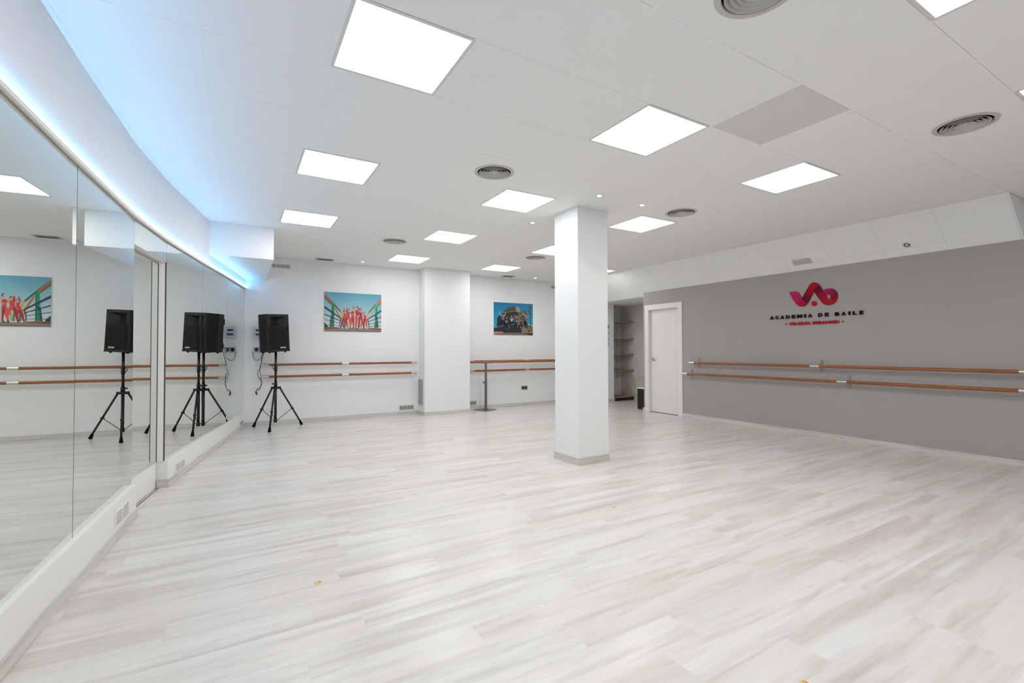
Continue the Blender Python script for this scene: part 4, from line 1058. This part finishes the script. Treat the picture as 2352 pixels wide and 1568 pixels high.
letters([c for c, x in t1], 'sign_black', [(x, 903-(x-287)*.0575, 836-(x-287)*.0625, W1[c]*(1+.00008*(x-287))) for c, x in t1], .012, .045)
s2 = 'VIRGINIA BERNABEU'; x = 625.0; adv = (1635-625)/sum(.5 if c == 'I' else (.55 if c == ' ' else 1.0) for c in s2); bx = []
for c in s2:
    wd = adv*(.5 if c == 'I' else (.55 if c == ' ' else 1.0))
    if c != ' ': bx.append((x+wd/2, 1020-(x-625)*.046, 962-(x-625)*.046, wd*.93))
    x += wd
letters([c for c in s2 if c != ' '], 'sign_red', bx, .010, .05)
for xc, yc in ((567, 994), (1703, 941)):
    rib('dash', [(xc-18, yc+12), (xc+18, yc+10), (xc+18, yc-12), (xc-18, yc-10)], 'sign_red', .004, .012)

# ------------------------------------------------------------------ niche: shelves, bench, cabinet, hooks
SHZ = [(1.905, 'topmost corner shelf in the niche'), (1.499, 'second corner shelf from the top in the niche'), (1.118, 'third corner shelf from the top in the niche'), (.730, 'lowest bracketed corner shelf in the niche')]
for z, lab in SHZ:
    t = thing('wall_shelf', lab+', brown wood', 'shelf', (XQ1, 8.44, z), group='brown wooden shelves in the niche')
    o = MB().box(.001, XNI-XQ1-.001, 0, YNI-8.44-.001, -.011, .011).build('board', 'shelf_wood', t, bevel=.001); set_prnd(o, random.random())
    for dx in (.10, .56):
        br_ = MB().box(dx-.012, dx+.012, YNI-8.44-.006, YNI-8.44-.001, -.24, -.012).build('bracket_upright', 'grey_metal', t)
        MB().tube([(dx, YNI-8.44-.008, -.20), (dx, .22, -.016)], .007, 8).build('bracket_strut', 'grey_metal', br_)
        MB().box(dx-.012, dx+.012, .16, YNI-8.44-.001, -.016, -.011).build('bracket_arm', 'grey_metal', br_)
t = thing('low_bench', 'low brown board on a black plinth on the niche floor', 'bench', (XQ1, 8.43, 0))
MB().box(.06, XNI-XQ1-.015, .02, YNI-8.43-.002, .0, .072).build('plinth', 'cab_black', t)
o = MB().box(.02, XNI-XQ1-.014, 0, YNI-8.43-.002, .073, .096).build('board', 'shelf_wood', t, bevel=.001); set_prnd(o, .5)
t = thing('low_cabinet', 'low black cabinet with white top beside the door frame', 'cabinet', (7.215, YN+.012, 0))
MB().box(0, .42, 0, .310, .004, .424).build('body', 'cab_black', t, bevel=.002)
MB().box(-.012, .43, 0, .322, .4245, .441).build('top', 'white_lacquer', t, bevel=.002)
for z, r_, lab in ((1.777, .052, 'largest black round wall hook beside the niche, topmost'), (1.632, .03, 'second black round wall hook beside the niche'), (1.467, .03, 'third black round wall hook beside the niche'), (1.364, .03, 'lowest black round wall hook beside the niche')):
    t = thing('wall_hook', lab, 'hook', (7.545-r_*.72, YPR, z), (math.pi/2, 0, 0), 'black round wall hooks')
    MB().lathe([(r_*.55, 0), (r_*.55, .006), (.0005, .006)], 24).build('base', 'black_metal', t)
    MB().lathe([(r_*.3, .005), (r_*.3, .02), (r_*.95, .024), (r_, .030), (r_*.9, .036), (.0005, .038)], 28).build('knob', 'black_plastic', t)

# ------------------------------------------------------------------ little yellow stickers on the floor
for x, y, r_, lab in ((.379, 2.695, .019, 'small yellow round sticker with a red edge on the floor, nearest the mirrors'), (1.825, .968, .016, 'small yellow round sticker with a red edge at the nearest floor edge'),
                      (2.556, 2.786, .013, 'tiny yellow sticker on the floor in front of the column'), (4.492, 4.72, .014, 'tiny yellow sticker on the floor just behind the column')):
    t = thing('floor_sticker', lab, 'sticker', (x, y, 0.0), (0, 0, random.uniform(0, .6)), 'small yellow floor stickers')
    MB().lathe([(r_, .0003), (r_*.98, .0012), (.0005, .0012)], 20).build('disc', 'yellow_paper', t)
    pts = [(r_*.72*math.cos(a_), r_*.72*math.sin(a_)) for a_ in np.linspace(-.6, 1.2, 8)]+[(r_*.45*math.cos(a_), r_*.45*math.sin(a_)) for a_ in np.linspace(1.2, -.6, 8)]
    MB().prism(pts, lambda u, v, d: (u, v, d), .0012, .0016).build('red_mark', 'red_ink', t)
